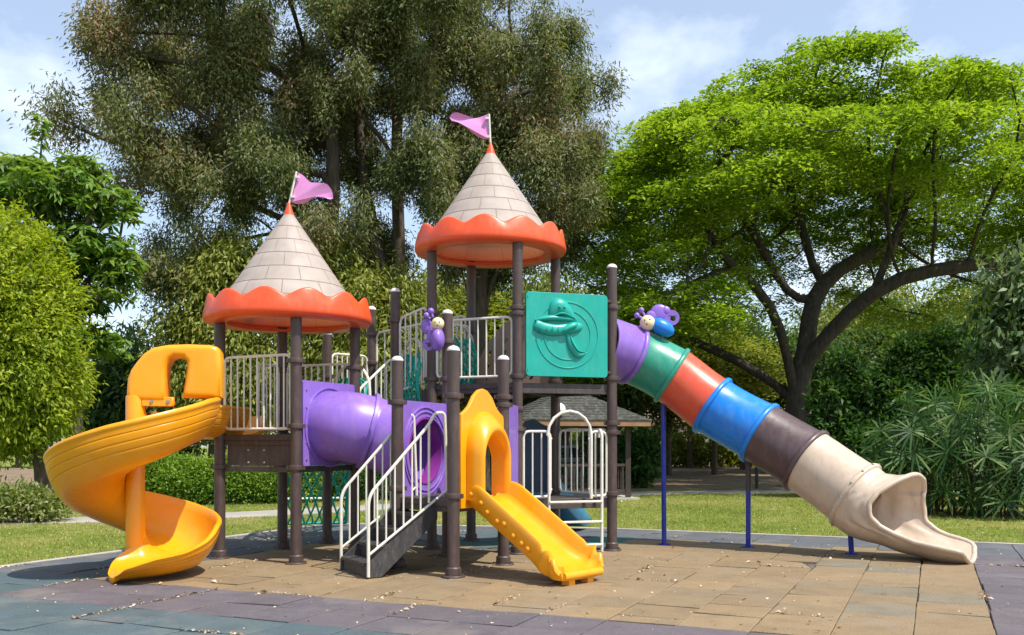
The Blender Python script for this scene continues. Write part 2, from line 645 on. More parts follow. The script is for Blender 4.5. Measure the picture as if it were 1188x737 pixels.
# ---- tower roofs
def roof(c, zb, flag_dir, pole_lean, flag_up, lab):
    T = Matrix.Translation(c + UP * zb)
    m = MB()
    n, rows, H0, R0, R1 = 64, 7, 1.40, 1.0, .055
    prof = []
    for i in range(rows):
        for t in (0, .04, .5, .96):
            z = (i + t) / rows * H0
            r = R0 + (R1 - R0) * z / H0
            g = .006 if t == 0 else 0
            prof.append((r - g, z + .08))
    prof.append((R1, H0 + .08))
    m.lathe(prof, n, T)
    k = len(m.v)
    # inner skin, so the roof has thickness
    m.lathe([(R1 - .03, H0 + .06), (R0 - .035, .08)], n, T)
    o = part(m, 'tower_roof', M['cone'], label=lab, angle=30)
    me = o.data
    uvl = me.uv_layers.new(name='UVMap')
    cc = c - V(*ROOT.location)
    for poly in me.polygons:
        for li in poly.loop_indices:
            v = me.vertices[me.loops[li].vertex_index].co
            w = (math.atan2(v.y - cc.y, v.x - cc.x) + PI) / (2 * PI)
            pc = poly.center
            wc = (math.atan2(pc.y - cc.y, pc.x - cc.x) + PI) / (2 * PI)
            if w - wc > .5:
                w -= 1
            if w - wc < -.5:
                w += 1
            uvl.data[li].uv = (w * 10 + .3, (v.z - zb - .08) / H0 * rows)
    # scalloped rim
    m = MB()
    n = 216
    nb = 12
    ring = []
    for k in range(n):
        w = 2 * PI * k / n
        sc = abs(math.cos(w * nb / 2 + .35))
        h = .24 + .105 * sc ** 1.3
        pr = [(.80, -.012), (.79, .02), (.88, .05), (.955, .07), (.985, .12), (1.005, h - .03), (1.015, h - .006), (1.03, h), (1.045, h - .006),
              (1.055, h - .03), (1.085, .16), (1.10, .08), (1.10, .035), (1.085, .008), (1.05, -.012), (.92, -.022)]
        ring.append([T @ V(r * math.cos(w), r * math.sin(w), z) for r, z in pr])
    L = len(ring[0])
    m.v = [p for r in ring for p in r]
    for i in range(n):
        for j in range(L):
            m.f.append((i * L + j, ((i + 1) % n) * L + j, ((i + 1) % n) * L + (j + 1) % L, i * L + (j + 1) % L))
    part(m, 'scalloped_rim', M['orange'], o, angle=60)
    # orange tip, pole, flag
    m = MB()
    m.lathe([(.0, H0 + .235), (.014, H0 + .23), (.072, H0 + .055), (.074, H0 + .045), (.06, H0 + .045)], 24, T)
    part(m, 'roof_tip', M['orange'], o)
    base = c + UP * (zb + H0 + .2)
    tip = base + V(pole_lean, 0, .43)
    m = MB()
    m.tube([base - (tip - base) * .1, tip], .014, 8)
    m.ball(tip, .016, None, 8, 6)
    pole = part(m, 'flag_pole', M['white'], o)
    d = (tip - base).normalized()
    sx = flag_dir
    out = []
    tx = V(sx, 0, 0)
    nn = 18
    for i in range(nn + 1):
        t = i / nn
        out.append((t, interp(t, flag_up[0])))
    for i in range(nn + 1):
        t = 1 - i / nn
        out.append((t, interp(t, flag_up[1])))
    fx = .56
    poly = [(t * fx + .018, z) for t, z in out]
    f0 = base + d * .02
    fm = frame(f0, (tx + d * .0).normalized(), d, tx.cross(d).normalized())
    m = MB()
    m.prism(poly, -.007, .007, fm)
    # gentle wave of the board
    m.v = [tuple(Vector(p) + V(0, .05 * math.sin((Vector(p) - f0).dot(tx) / fx * 5.5), 0)) for p in m.v]
    fo = part(m, 'flag', M['pink'], o)
    for z in (.09, .36):
        m = MB()
        m.box(f0 + d * z + tx * .03 + V(0, -.005, 0), (.05, .04, .03))
        part(m, 'flag_clip', M['capw'], o)
    return o


cl = (pA + pB + pC + pE) / 4
cr = (pF + pI + pJ + pH) / 4 + V(-.05, 0, 0)
up_r = [(0, .43), (.12, .40), (.35, .29), (.6, .27), (.8, .25), (.93, .17), (1, .06)]
lo_r = [(0, .02), (.12, .0), (.3, .01), (.55, .09), (.8, .07), (.93, .04), (1, .06)]
roof(cl, zrl, 1, .10, (up_r, lo_r), 'cone roof over the lower left tower, its pink flag pointing right')
up_l = [(0, .43), (.1, .41), (.35, .37), (.6, .40), (.8, .43), (.93, .42), (1, .36)]
lo_l = [(0, .06), (.15, .07), (.35, .13), (.6, .24), (.8, .29), (.95, .31), (1, .36)]
roof(cr, zrr, -1, -.02, (up_l, lo_l), 'cone roof over the taller right tower, its pink flag pointing left')

# ---- spiral slide
sc = V(-4.31, 10.85, 0)
prof_full = [(.10, .34), (.135, .22), (.19, .12), (.30, .05), (.45, .015), (.60, .015), (.73, .05), (.83, .13), (.895, .25), (.93, .38), (.945, .45),
             (.965, .475), (.995, .475), (1.012, .455), (1.012, .43), (.998, .415)]
wall_ = [(.998, .415), (.988, .342), (.963, .250), (.922, .157), (.865, .06)]
for i_ in (1, 2, 3):
    p_ = Vector(wall_[i_])
    t_ = (Vector(wall_[i_ + 1]) - Vector(wall_[i_ - 1])).normalized()
    n_in = Vector((t_.y, -t_.x))
    if n_in.x > 0:
        n_in = -n_in
    for (dt_, dn2) in ((-.028, 0), (-.010, 0), (-.006, .001), (-.002, .008), (.002, .008), (.006, .001), (.010, 0), (.028, 0)):
        prof_full.append(tuple(p_ + t_ * dt_ + n_in * dn2))
prof_full += [(.865, .06), (.79, -.02), (.66, -.06), (.45, -.07), (.30, -.05), (.20, .0), (.13, .10), (.10, .2)]


def spz(t):
    return interp(t, [(0, 1.60), (.08, 1.53), (.25, 1.22), (.42, .86), (.6, .50), (.77, .225), (.90, .13), (1, .105)])


profs, frs = [], []
NS, NX = 120, 22
A0, A1 = math.radians(24), math.radians(24 - 440)
EXT = .36
for i in range(NS + NX + 1):
    t = min(1, i / NS)
    x = max(0, (i - NS) / NX)
    a = A0 + (A1 - A0) * t
    X = V(math.cos(a), math.sin(a), 0)
    T = V(math.sin(a), -math.cos(a), 0)
    tl = interp(t + x * .1, [(0, 1), (.78, 1), (.863, .88), (.91, .60), (.953, .42), (1, .34), (1.04, .26), (1.075, .16), (1.1, .06)])
    ti = interp(t + x * .1, [(0, 1), (.80, 1), (.92, .85), (1, .75), (1.05, .45), (1.08, .22), (1.1, .08)])
    rd = max(0, (x - .15) / .85)
    rd = math.sqrt(max(0.0, 1 - (rd * .93) ** 2.6))
    pr = []
    for (r, z) in prof_full:
        k = ti if r < .5 else tl
        zz = z if z < .02 else .02 + (z - .02) * k
        rr = (.55 + (r - .55) * rd) * .935
        pr.append((rr, zz - .05 * max(0, (x - .8) / .2)))
    profs.append(pr)
    frs.append(frame(sc + UP * (spz(t) - .015 * x) + T * (EXT * x), X, UP, X.cross(UP)))
m = MB()
m.sweep(profs, frs)
spiral = part(m, 'spiral_slide', M['yellow'], label='yellow spiral slide winding down from the left tower', angle=50)
m = MB()
m.tube([sc, sc + UP * .02, sc + UP * 2.03, sc + UP * 2.05], [.105, .105, .105, .10], 28)
part(m, 'slide_column', M['yellow'], spiral)
# entry chute from the deck's left edge to the top of the spiral
X0 = V(math.cos(A0), math.sin(A0), 0)
e0 = pA.lerp(pC, .42) + UP * (ZL - .01) - U * .02
path = [sc + X0 * .52 + UP * 1.605, sc + X0 * .52 + V(-.22, .52, 1.61), pA.lerp(pC, .42) - U * .34 + UP * 1.615, e0]
path = smooth_path(path, 6)
prs, frs = [], []
for i, p in enumerate(path):
    tg = (path[min(i + 1, len(path) - 1)] - path[max(i - 1, 0)])
    tg.z = 0
    tg.normalize()
    k = i / (len(path) - 1)
    X = X0.lerp(tg.cross(UP), min(1, k * 2)).normalized()
    X = tg.cross(UP).normalized() if i else X0
    prs.append([((r - .56) * .72 + .04, z * .8) for r, z in prof_full])
    frs.append(frame(p, X, UP, X.cross(UP)))
m = MB()
m.sweep(prs, frs)
part(m, 'entry_chute', M['yellow'], spiral, angle=50)
# hood
hc = sc + X0 * .5
hm = frame(sc + UP * 0 + V(-.04, .07, 0), V(.985, .17, 0).normalized(), UP, V(.17, -.985, 0).normalized())
zt = 2.62
outer = [(-.055, 1.99), (-.055, 2.10), (-.045, 2.24), (-.01, 2.34), (.05, 2.43), (.13, 2.53), (.23, 2.60), (.40, 2.635), (.62, 2.645), (.86, 2.64), (.935, 2.62), (.972, 2.565), (.985, 2.4), (.985, 2.035),
         (.545, 2.035), (.565, 2.12), (.585, 2.25), (.60, 2.38), (.598, 2.45), (.56, 2.49), (.47, 2.497), (.42, 2.47), (.385, 2.40), (.372, 2.28), (.37, 2.1), (.37, 1.99)]


def inset(poly, d):
    """Outline pulled inwards by d."""
    n = len(poly)
    area = sum(poly[i][0] * poly[(i + 1) % n][1] - poly[(i + 1) % n][0] * poly[i][1] for i in range(n))
    sg = 1 if area > 0 else -1
    out = []
    for i in range(n):
        p0, p1, p2 = (Vector(poly[i - 1]), Vector(poly[i]), Vector(poly[(i + 1) % n]))
        e1, e2 = (p1 - p0).normalized(), (p2 - p1).normalized()
        n1, n2 = Vector((-e1.y, e1.x)) * sg, Vector((-e2.y, e2.x)) * sg
        q = (n1 + n2)
        q = q.normalized() * (d / max(.55, q.normalized().dot(n1)))
        out.append(tuple(p1 + q))
    return out


def pillow(m, poly, d0, d1, R, mat, steps=6):
    """Outline with thickness and fully rounded edges."""
    lay = []
    for k in range(steps + 1):
        th = PI / 2 * k / steps
        lay.append((R * (1 - math.sin(th)), d0 + R * (1 - math.cos(th))))
    lay = [(R * (1 - math.cos(PI / 2 * (1 - k / steps))) if False else R * (1 - math.sin(PI / 2 * k / steps)), d0 + R * (1 - math.cos(PI / 2 * k / steps))) for k in range(steps + 1)]
    lay = lay + [(i_, d0 + d1 - z_) for i_, z_ in lay[::-1]]
    n = len(poly)
    vs, fs = [], []
    for i_, z_ in lay:
        for p in inset(poly, i_):
            vs.append(mat @ Vector((p[0], p[1], z_)))
    for a_ in range(len(lay) - 1):
        for k in range(n):
            q = (k + 1) % n
            fs.append((a_ * n + k, a_ * n + q, (a_ + 1) * n + q, (a_ + 1) * n + k))
    cap = inset(poly, lay[0][0])
    for base in (0, (len(lay) - 1) * n):
        for t in tessellate_polygon([[Vector((x, y, 0)) for x, y in cap]]):
            fs.append(tuple(base + i for i in t))
    m.add(vs, fs)


m = MB()
pillow(m, outer, -.20, .17, .062, hm)
hood = part(m, 'slide_hood', M['yellow'], spiral, angle=60)
m = MB()
m.prism([(.10, 1.93), (.46, 1.93), (.46, 2.035), (.10, 2.035)], .06, .15, hm)
part(m, 'hood_plate', M['yellow'], spiral, bevel=.015)
for x in (.22, .40):
    m = MB()
    m.lathe([(0, .014), (.018, .014), (.022, 0)], 10, hm @ Matrix.Translation((x, 1.985, .151)))
    part(m, 'hood_bolt', M['steel'], spiral)

# ---- purple tunnel between the left tower and the low deck
tq = [pB.lerp(pE, .5) + UP * 1.72, pB.lerp(pE, .5) + U * .35 + UP * 1.72, V(-1.72, 12.33, 1.62), g1.lerp(g4, .5) + V(-.2, .13, 1.44), g1.lerp(g4, .5) + UP * 1.41]
tpath = smooth_path(tq, 8)
TR = .455


def tube_shell(path, ro, ri, n=40):
    """Open-ended pipe with wall thickness."""
    m = MB()
    m.tube(path, ro, n, caps=False)
    k = len(m.v)
    m.tube(path, ri, n, caps=False)
    L = len(path)
    for base in (0, (L - 1) * n):
        for q in range(n):
            j = (q + 1) % n
            m.f.append((base + q, base + j, k + base + j, k + base + q))
    return m


m = tube_shell(tpath, TR, TR - .02)
i0 = 13
tg = (tpath[i0 + 1] - tpath[i0 - 1]).normalized()
fm = tg.to_track_quat('Z', 'Y').to_matrix().to_4x4()
fm.translation = tpath[i0]
m.lathe([(TR - .005, -.03), (TR + .045, -.026), (TR + .05, 0), (TR + .045, .026), (TR - .005, .03)], 40, fm)
tun = part(m, 'tunnel', M['purple'], label='purple crawl tunnel between the left tower and the low deck')


def circ(cx, cy, r, n=36):
    return [(cx + r * math.cos(2 * PI * k / n), cy + r * math.sin(2 * PI * k / n)) for k in range(n)]


def rrect(x0, y0, x1, y1, r, n=5):
    out = []
    for cx, cy, a in ((x1 - r, y0 + r, -90), (x1 - r, y1 - r, 0), (x0 + r, y1 - r, 90), (x0 + r, y0 + r, 180)):
        for k in range(n + 1):
            w = math.radians(a + 90 * k / n)
            out.append((cx + r * math.cos(w), cy + r * math.sin(w)))
    return out


f1 = frame(pB + U * .02, W, UP, U)
m = MB()
m.prism(rrect(.075, 1.22, S - .075, 2.30, .03), -.03, .03, f1, [circ(S / 2, 1.72, TR - .03)])
m.lathe([(.50, .031), (.50, .046), (.525, .046), (.525, .031)], 44, f1 @ Matrix.Translation((S / 2, 1.72, 0)))
o = part(m, 'tunnel_panel', M['purple'], tun, bevel=.008, label='tunnel panel on the left tower')
for k in range(5):
    for x in (.14, S - .14):
        m = MB()
        m.lathe([(0, .012), (.012, .012), (.015, 0)], 8, f1 @ Matrix.Translation((x, 1.3 + k * .22, .03)))
        part(m, 'bolt', M['steel'], tun)
dg = (g4 - g1)
Lg = dg.length
dg.normalize()
ng = dg.cross(UP)
f2 = frame(g1, dg, UP, ng)
m = MB()
m.prism(rrect(.08, ZG - .02, Lg - .08, 2.03, .03), -.03, .03, f2, [circ(Lg / 2, 1.41, TR - .03)])
for r in (.49, .545):
    m.lathe([(r, .03), (r, .045), (r + .018, .045), (r + .018, .03)], 44, f2 @ Matrix.Translation((Lg / 2, 1.41, 0)))
    m.lathe([(r, -.03), (r, -.045), (r + .018, -.045), (r + .018, -.03)], 44, f2 @ Matrix.Translation((Lg / 2, 1.41, 0)))
part(m, 'tunnel_panel', M['purple'], tun, bevel=.008, label='tunnel panel on the low deck')
# magenta collar seen inside the opening
m = MB()
cpath = [g1.lerp(g4, .5) + UP * 1.41 + ng * .04, g1.lerp(g4, .5) + UP * 1.41 - ng * .16]
m = tube_shell(cpath, TR - .032, TR - .05, 36)
part(m, 'tunnel_collar', M['magenta'], tun)
# narrow purple board between the slide deck and the high tower
m = MB()
d = (pI - g3)
Lq = d.length
d.normalize()
m.prism(rrect(.08, ZG, Lq - .08, ZG + 1.15, .03), -.022, .022, frame(g3, d, UP, d.cross(UP)))
part(m, 'purple_panel', M['purple'], bevel=.006)

# ---- stairs with white handrails
Bc = G(411, 666.5)
Tc = Bc + V(.86, .50, 0).normalized() * .84
run = Tc - Bc
RL = run.length
dr = run.normalized()
sd = UP.cross(dr)            # to the left going up
HW = .40
ns = 5
m = MB()
fs = frame(Bc, dr, UP, sd * -1)
rise = ZG / ns
tread = RL / (ns - 1)
for k in range(ns - 1):
    m.box(Bc + dr * (k + .5) * tread + UP * ((k + 1) * rise - .02), (tread + .05, HW * 2 - .06, .04), Matrix((dr, sd, UP)).transposed())
    m.box(Bc + dr * (k * tread + .012) + UP * ((k + .5) * rise - .012), (.012, HW * 2 - .07, rise - .02), Matrix((dr, sd, UP)).transposed())
stairs = part(m, 'stairs', M['stair'], bevel=.006, label='charcoal metal stairs with white handrails')
for sgn in (-1, 1):
    m = MB()
    poly = [(-.02, .005), (.17, .005), (RL + .02, ZG - .24), (RL + .02, ZG - .01), (RL - .05, ZG - .01), (-.02, rise - .03)]
    m.prism(poly, sgn * HW - .015, sgn * HW + .015, fs)
    part(m, 'stringer', M['stair'], stairs, bevel=.006)
for sgn in (-1, 1):
    q = sd * sgn * (HW + .035)
    foot = Bc + q + dr * (-.0)
    hi = Tc + q
    b0 = foot + UP * .02
    b1 = foot + UP * .92
    t1 = hi - dr * .10 + UP * (ZG + .86)
    t2 = hi - dr * .02 + UP * (ZG + 1.0)
    t3 = hi + dr * .10 + UP * (ZG + 1.0)
    t4 = hi + dr * .14 + UP * (ZG + .0)
    m = MB()
    m.tube(round_corners([b0, b1, t1 + UP * 0, t2, t3, t4], .12, 5), .019, 9)
    l0 = foot + UP * .26
    l1 = hi + dr * .13 + UP * (ZG + .10)
    m.tube([l0, l1], .015, 8)
    m.tube([t1, t1 - UP * .9], .015, 8)
    rl = part(m, 'handrail', M['white'], stairs)
    for k in range(1, 7):
        t = k / 7
        a = b1.lerp(t1, t)
        lo = l0.lerp(l1, t * (t1 - b1).dot(dr) / (l1 - l0).dot(dr))
        m = MB()
        m.tube([lo, a], .011, 7)
        part(m, 'baluster', M['white'], rl)

# ---- straight slide with its arched entry panel
dv = (g3 - g2)
Ls = dv.length
dv.normalize()
nl = dv.cross(UP)           # outward
mid = (g2 + g3) / 2
fp = frame(mid + UP * ZG + nl * .03, dv, UP, nl)
hw = Ls / 2 - .085
outl = [(-hw, -.10), (-hw, .92), (-hw * .97, .98), (-hw * .80, 1.02), (-hw * .62, 1.08), (-hw * .42, 1.20), (-hw * .2, 1.27), (0, 1.29)]
outl = outl + [(-x, z) for x, z in outl[::-1][1:]]
aw, ah = .27, .60


def arch(w, h, z0=.0, n=16):
    pts = [(-w, z0)]
    for k in range(n + 1):
        a = PI - PI * k / n
        pts.append((w * math.cos(a), h + w * 1.15 * math.sin(a)))
    pts.append((w, z0))
    return pts


m = MB()
m.prism(outl, -.025, .025, fp, [arch(aw, ah * .8, .02)])
slide_end = G(673, 677)
sp0 = mid + UP * (ZG + .0) + nl * .02
dl = (slide_end - mid)
dl.z = 0
SL = dl.length
dl.normalize()
pan = part(m, 'entry_panel', M['yellow'], bevel=.012, seg=3, label='yellow arched panel at the top of the straight slide')
# bulging hood round the opening
rings = [(.40, .70, .0), (.405, .69, .05), (.385, .665, .13), (.355, .635, .20), (.335, .615, .235), (.315, .60, .245), (.295, .585, .235), (.27, .55, .15), (.262, .50, .0), (.262, .49, -.03)]
m = MB()
vs = []
for (w, h, d) in rings:
    flare = 1
    for (x, z) in arch(w, h * .8, .0, 20):
        sh = dl * d if d > 0 else nl * d
        vs.append(fp @ V(x, z, .02) + sh + UP * (-.10 * d))
n = len(arch(1, 1, 0, 20))
fsx = []
for i in range(len(rings) - 1):
    for k in range(n - 1):
        fsx.append((i * n + k, i * n + k + 1, (i + 1) * n + k + 1, (i + 1) * n + k))
m.add(vs, fsx)
part(m, 'entry_hood', M['yellow'], pan, angle=60)
# chute
side = UP.cross(dl) * -1
HWs = .32


def chute_prof(wall, dn, flare):
    o = HWs + flare
    return [(-o - .05, wall - .03), (-o - .035, wall), (-o - .005, wall), (-o + .015, wall - .03), (-o + .02, .08), (-o + .06, .02), (-o + .13, .0),
            (o - .13, .0), (o - .06, .02), (o - .02, .08), (o - .015, wall - .03), (o + .005, wall), (o + .035, wall), (o + .05, wall - .03),
            (o + .03, .02), (o - .02, -.05 - dn), (o - .12, -.06 - dn), (-o + .12, -.06 - dn), (-o + .02, -.05 - dn), (-o - .03, .02)]


tab = [(0, .86), (.10, .845), (.16, .80), (.80, .215), (.88, .16), (.95, .135), (1.0, .13)]
prs, frs = [], []
NS = 44
for i in range(NS + 1):
    t = i / NS
    z = interp(t, tab)
    zz = (interp(min(1, t + .03), tab) + interp(max(0, t - .03), tab) + z) / 3
    slope = (interp(min(1, t + .03), tab) - interp(max(0, t - .03), tab)) / ((min(1, t + .03) - max(0, t - .03)) * SL)
    wall = interp(t, [(0, .19), (.12, .22), (.6, .21), (.76, .20), (.80, .16), (.84, .21), (.875, .21), (.90, .13), (.93, .155), (.96, .14), (.98, .05), (1, .02)])
    fl = interp(t, [(0, -.02), (.1, 0), (.72, 0), (.79, .03), (.82, .055), (.86, .06), (.89, .03), (.93, .065), (.965, .06), (1, .02)])
    o = mid + dl * (SL * t + .03) + UP * zz
    nrm = (UP - dl * slope).normalized()
    prs.append(chute_prof(wall, .02, fl))
    frs.append(frame(o, side, nrm, side.cross(nrm)))
m = MB()
m.sweep(prs, frs)
endp = mid + dl * (SL + .03) + UP * .105
m.tube([endp - side * (HWs + .0), endp + side * (HWs + .0)], .045, 14)
for s in (-1, 1):
    m.box(endp + side * s * .16 - dl * .06 - UP * .06, (.10, .10, .09), Matrix((dl, side, UP)).transposed())
sl = part(m, 'straight_slide', M['yellow'], label='yellow straight slide with knobbed sides running down from the low deck', angle=45)
for sgn in (-1, 1):
    for t in (.13, .235, .30, .40, .47, .56, .64, .70):
        z = interp(t, tab)
        o = mid + dl * (SL * t + .03) + side * sgn * (HWs + .035) + UP * (z + (.10 if int(t * 100) % 2 else .06))
        m = MB()
        m.ball(o, .036, None, 12, 8)
        part(m, 'side_knob', M['yellow'], sl)

# ---- teal play panel
dk = pK - pI
Lk = dk.length
dk.normalize()
nk = dk.cross(UP)
fk = frame(pI + nk * .0, dk, UP, nk)
zc = ZU + .66
hw = (Lk - .20) / 2
cx = Lk / 2
m = MB()
m.prism(rrect(cx - hw, zc - .575, cx + hw, zc + .575, .05), .02, .075, fk)
for r in (.455, .34):
    m.lathe([(r - .010, .074), (r - .007, .084), (r + .007, .084), (r + .010, .074)], 60, fk @ Matrix.Translation((cx, zc, 0)))
tp = part(m, 'play_panel', M['teal'], bevel=.014, seg=3, label='square teal board with a raised toy aeroplane relief')


def blobs(m, pts, flat=.55):
    """Smooth raised strip through (x, z, radius) points on the board."""
    pa = [V(x, z, r) for x, z, r in pts]
    pa = smooth_path(pa, 6)
    L = len(pa)
    vs, fs = [], []
    K = 10
    for i, p in enumerate(pa):
        t = (pa[min(i + 1, L - 1)] - pa[max(i - 1, 0)])
        nrm = V(-t.y, t.x, 0)
        nrm = nrm.normalized() if nrm.length > 1e-6 else V(0, 1, 0)
        for k in range(K + 1):
            a = PI * k / K
            off = nrm * (p.z * math.cos(a))
            vs.append(fk @ V(cx + p.x + off.x, zc + p.y + off.y, .073 + p.z * flat * math.sin(a)))
    for i in range(L - 1):
        for k in range(K):
            fs.append((i * (K + 1) + k, i * (K + 1) + k + 1, (i + 1) * (K + 1) + k + 1, (i + 1) * (K + 1) + k))
    m.add(vs, fs)


m = MB()
k = 1 / 320
blobs(m, [(-155 * k, 42 * k, .01), (-150 * k, 40 * k, .075), (-110 * k, 26 * k, .088), (-60 * k, 20 * k, .085), (-10 * k, 26 * k, .08), (35 * k, 34 * k, .075), (62 * k, 40 * k, .05), (72 * k, 42 * k, .008)], .75)
for j in range(6):
    x = (-132 + j * 27) * k
    blobs(m, [(x - .016, .012 - .012 * math.sin(j), .004), (x, .06, .015), (x + .012, .150, .004)], 5.6)
blobs(m, [(-152 * k, 60 * k, .01), (-120 * k, 66 * k, .034), (-70 * k, 72 * k, .045), (0, 70 * k, .035), (40 * k, 66 * k, .01)], 1.7)
blobs(m, [(-74 * k, 62 * k, .03), (-64 * k, 98 * k, .085), (-44 * k, 124 * k, .115), (-14 * k, 108 * k, .105), (16 * k, 84 * k, .065), (44 * k, 66 * k, .012)], .75)
blobs(m, [(-72 * k, 78 * k, .012), (-30 * k, 92 * k, .020), (36 * k, 72 * k, .008)], 5.0)
for ex_ in (-48, -24):
    blobs(m, [(ex_ * k, 106 * k, .008), (ex_ * k + .003, 118 * k, .028), (ex_ * k + .006, 132 * k, .008)], 3.9)
blobs(m, [(-5 * k, 20 * k, .02), (8 * k, -18 * k, .048), (26 * k, -58 * k, .062), (52 * k, -85 * k, .055), (92 * k, -74 * k, .006)], .9)
blobs(m, [(4 * k, 10 * k, .008), (20 * k, -38 * k, .016), (46 * k, -70 * k, .016), (84 * k, -73 * k, .004)], 4.6)
blobs(m, [(-45 * k, 4 * k, .01), (-20 * k, 20 * k, .05), (25 * k, 42 * k, .055), (52 * k, 52 * k, .012)], 1.75)
part(m, 'relief', M['teal'], tp, angle=60)
for x in (.035, Lk - .035):
    for z in (zc - .5, zc + .5):
        blt = MB()
        blt.box(fk @ V(x + (.05 if x < .5 else -.05), z, .05), (.09, .03, .04))
        part(blt, 'panel_bracket', M['post'], tp)

# ---- arched ladder at the low back platform
a0, a1 = pI.lerp(pK, .30) + nk * .10, pI.lerp(pK, .86) + nk * .10
m = MB()
zh = ZT + 1.20
mm = (a0 + a1) / 2
ww = (a1 - a0).length / 2 * .82
pts = [a0, a0 + UP * (ZT + .85)]
for q in range(0, 9):
    a = PI - PI * q / 8
    pts.append(mm + dk * (ww * math.cos(a)) + UP * (ZT + .88 + .33 * math.sin(a)) - dk * .09)
pts += [mm + dk * (ww - .09) + UP * ZT]
m.tube(pts, .021, 9)
m.tube(round_corners([a1, a1 + UP * (ZT + .92), a1 + UP * (ZT + .97) - nk * .10, a1 + UP * (ZT + .85) - nk * .12], .08, 4), .021, 9)
lad = part(m, 'arch_ladder', M['white'], label='white arched ladder under the teal board')
for z in (.10, .42, .70):
    r = MB()
    r.beam(a0 + UP * z, a1 + UP * z, .075, .028)
    part(r, 'rung', M['white'], lad, bevel=.006)

# ---- back side of the high tower: brown slotted board, navy board and the light blue slide behind
dj = (pJ - pH)
Lj = dj.length
dj.normalize()
fj = frame(pH, dj, UP, dj.cross(UP))
arcp = [(.08, ZU + .02), (.08, ZU + .45)]
for q in range(9):
    a = PI - PI * .62 * q / 8
    arcp.append((.60 + .5 * math.cos(a), ZU + .55 + .62 * math.sin(a)))
arcp += [(Lj - .09, ZU + .02)]
arcp = [(.08, ZU + .03), (.08, ZU + .35), (.30, ZU + .72), (.55, ZU + .98), (.80, ZU + 1.10), (1.02, ZU + 1.10), (Lj - .09, ZU + 1.0), (Lj - .09, ZU + .03)]
slots = []
for r_ in range(5):
    for c_ in range(4):
        x0, z0 = .22 + c_ * .25 + .02 * r_, ZU + .12 + r_ * .18
        if z0 + .12 < interp(x0 + .04, [(.08, ZU + .35), (.30, ZU + .68), (.55, ZU + .94), (.8, ZU + 1.06), (1.3, ZU + 1.0)]) and x0 < Lj - .25:
            slots.append([(x0, z0), (x0 + .06, z0 + .01), (x0 + .11, z0 + .11), (x0 + .05, z0 + .10)])
m = MB()
m.prism(arcp, -.02, .02, fj, slots)
part(m, 'slotted_board', M['tanboard'], bevel=.004)
dn_ = (pJ - pI).normalized()
m = MB()
q0 = pI.lerp(pJ, .15) + V(0, .05, 0)
fn = frame(V(.315, 14.35, 0), V(1, 0.1, 0).normalized(), UP, V(.1, -1, 0).normalized())
navy = [(-.22, ZT + .02), (-.22, ZT + 1.0), (-.12, ZT + 1.10), (.02, ZT + 1.14), (.14, ZT + 1.06), (.24, ZT + 1.02), (.26, ZT + .02)]
m.prism(navy, -.02, .02, fn)
part(m, 'navy_panel', M['navy'], bevel=.006)
b0 = fn.translation + V(.05, .06, ZT)
b1 = G(664, 612) + V(-.02, -.2, .12)
dlb = (b1 - b0)
dlb.z = 0
lb = dlb.length
dlb.normalize()
sdb = UP.cross(dlb) * -1
prs, frs = [], []
for i in range(20):
    t = i / 19
    z = interp(t, [(0, ZT), (.1, ZT - .02), (.82, .16), (1, .12)])
    prs.append(chute_prof(interp(t, [(0, .18), (.8, .18), (1, .05)]), .02, 0))
    frs.append(frame(b0 + dlb * lb * t + UP * (z - b0.z), sdb, UP, sdb.cross(UP)))
m = MB()
m.sweep(prs, frs)
part(m, 'back_slide', M['lightblue'], label='light blue slide on the far side', angle=45)


# ---- teal rope nets on white arched frames
def net(f, nu, nv, r, name='climbing_net', label=None, fr_path=None):
    m = MB()
    for fam in (1, -1):
        for k in range(-nv, nu + nv):
            pts = []
            for j in range(nv * 3 + 1):
                v = j / (nv * 3)
                u = (k + fam * v * nv * .8 + (.8 * nv if fam < 0 else 0) * .0) / nu
                if 0 <= u <= 1:
                    q = f(u, v)
                    pts.append(q + V(random.gauss(0, .006), random.gauss(0, .006), random.gauss(0, .006)))
            if len(pts) > 1:
                m.tube(pts, r, 5, caps=False)
    for u in (0, 1):
        m.tube([f(u, j / 10) for j in range(11)], r * 1.5, 6)
    for v in (0, 1):
        m.tube([f(j / 10, v) for j in range(11)], r * 1.5, 6)
    if fr_path:
        fm = MB()
        for pth in fr_path:
            fm.tube(smooth_path(pth, 5), .022, 9)
        fo = part(fm, 'climber_frame', M['white'], label=label)
        return part(m, name, M['rope'], fo)
    return part(m, name, M['rope'], label=label)


# big net climber from the back deck down to the mats
ct0, ct1 = pC.lerp(pD, .1) + UP * (ZL + .02), pD.lerp(pM, .55) + UP * (ZL + .02)
odir = V(-.30, .95, 0)
gb0, gb1 = V(-4.15, 17.2, .05), V(-3.05, 17.4, .05)


def fnet(u, v):
    a, b = ct0.lerp(ct1, u), gb0.lerp(gb1, u)
    q = a.lerp(b, v)
    q.z += .35 * math.sin(PI * v) * 1.2
    return q


net(fnet, 7, 8, .018, label='teal rope climber hung on white tubes behind the left tower',
    fr_path=[[fnet(0, v) + V(-.04, 0, .02) for v in (0, .25, .5, .75, 1)], [fnet(1, v) + V(.04, 0, .02) for v in (0, .25, .5, .75, 1)],
             [fnet(0, .85) + UP * .05, fnet(.5, .85) + UP * .05, fnet(1, .85) + UP * .05]])


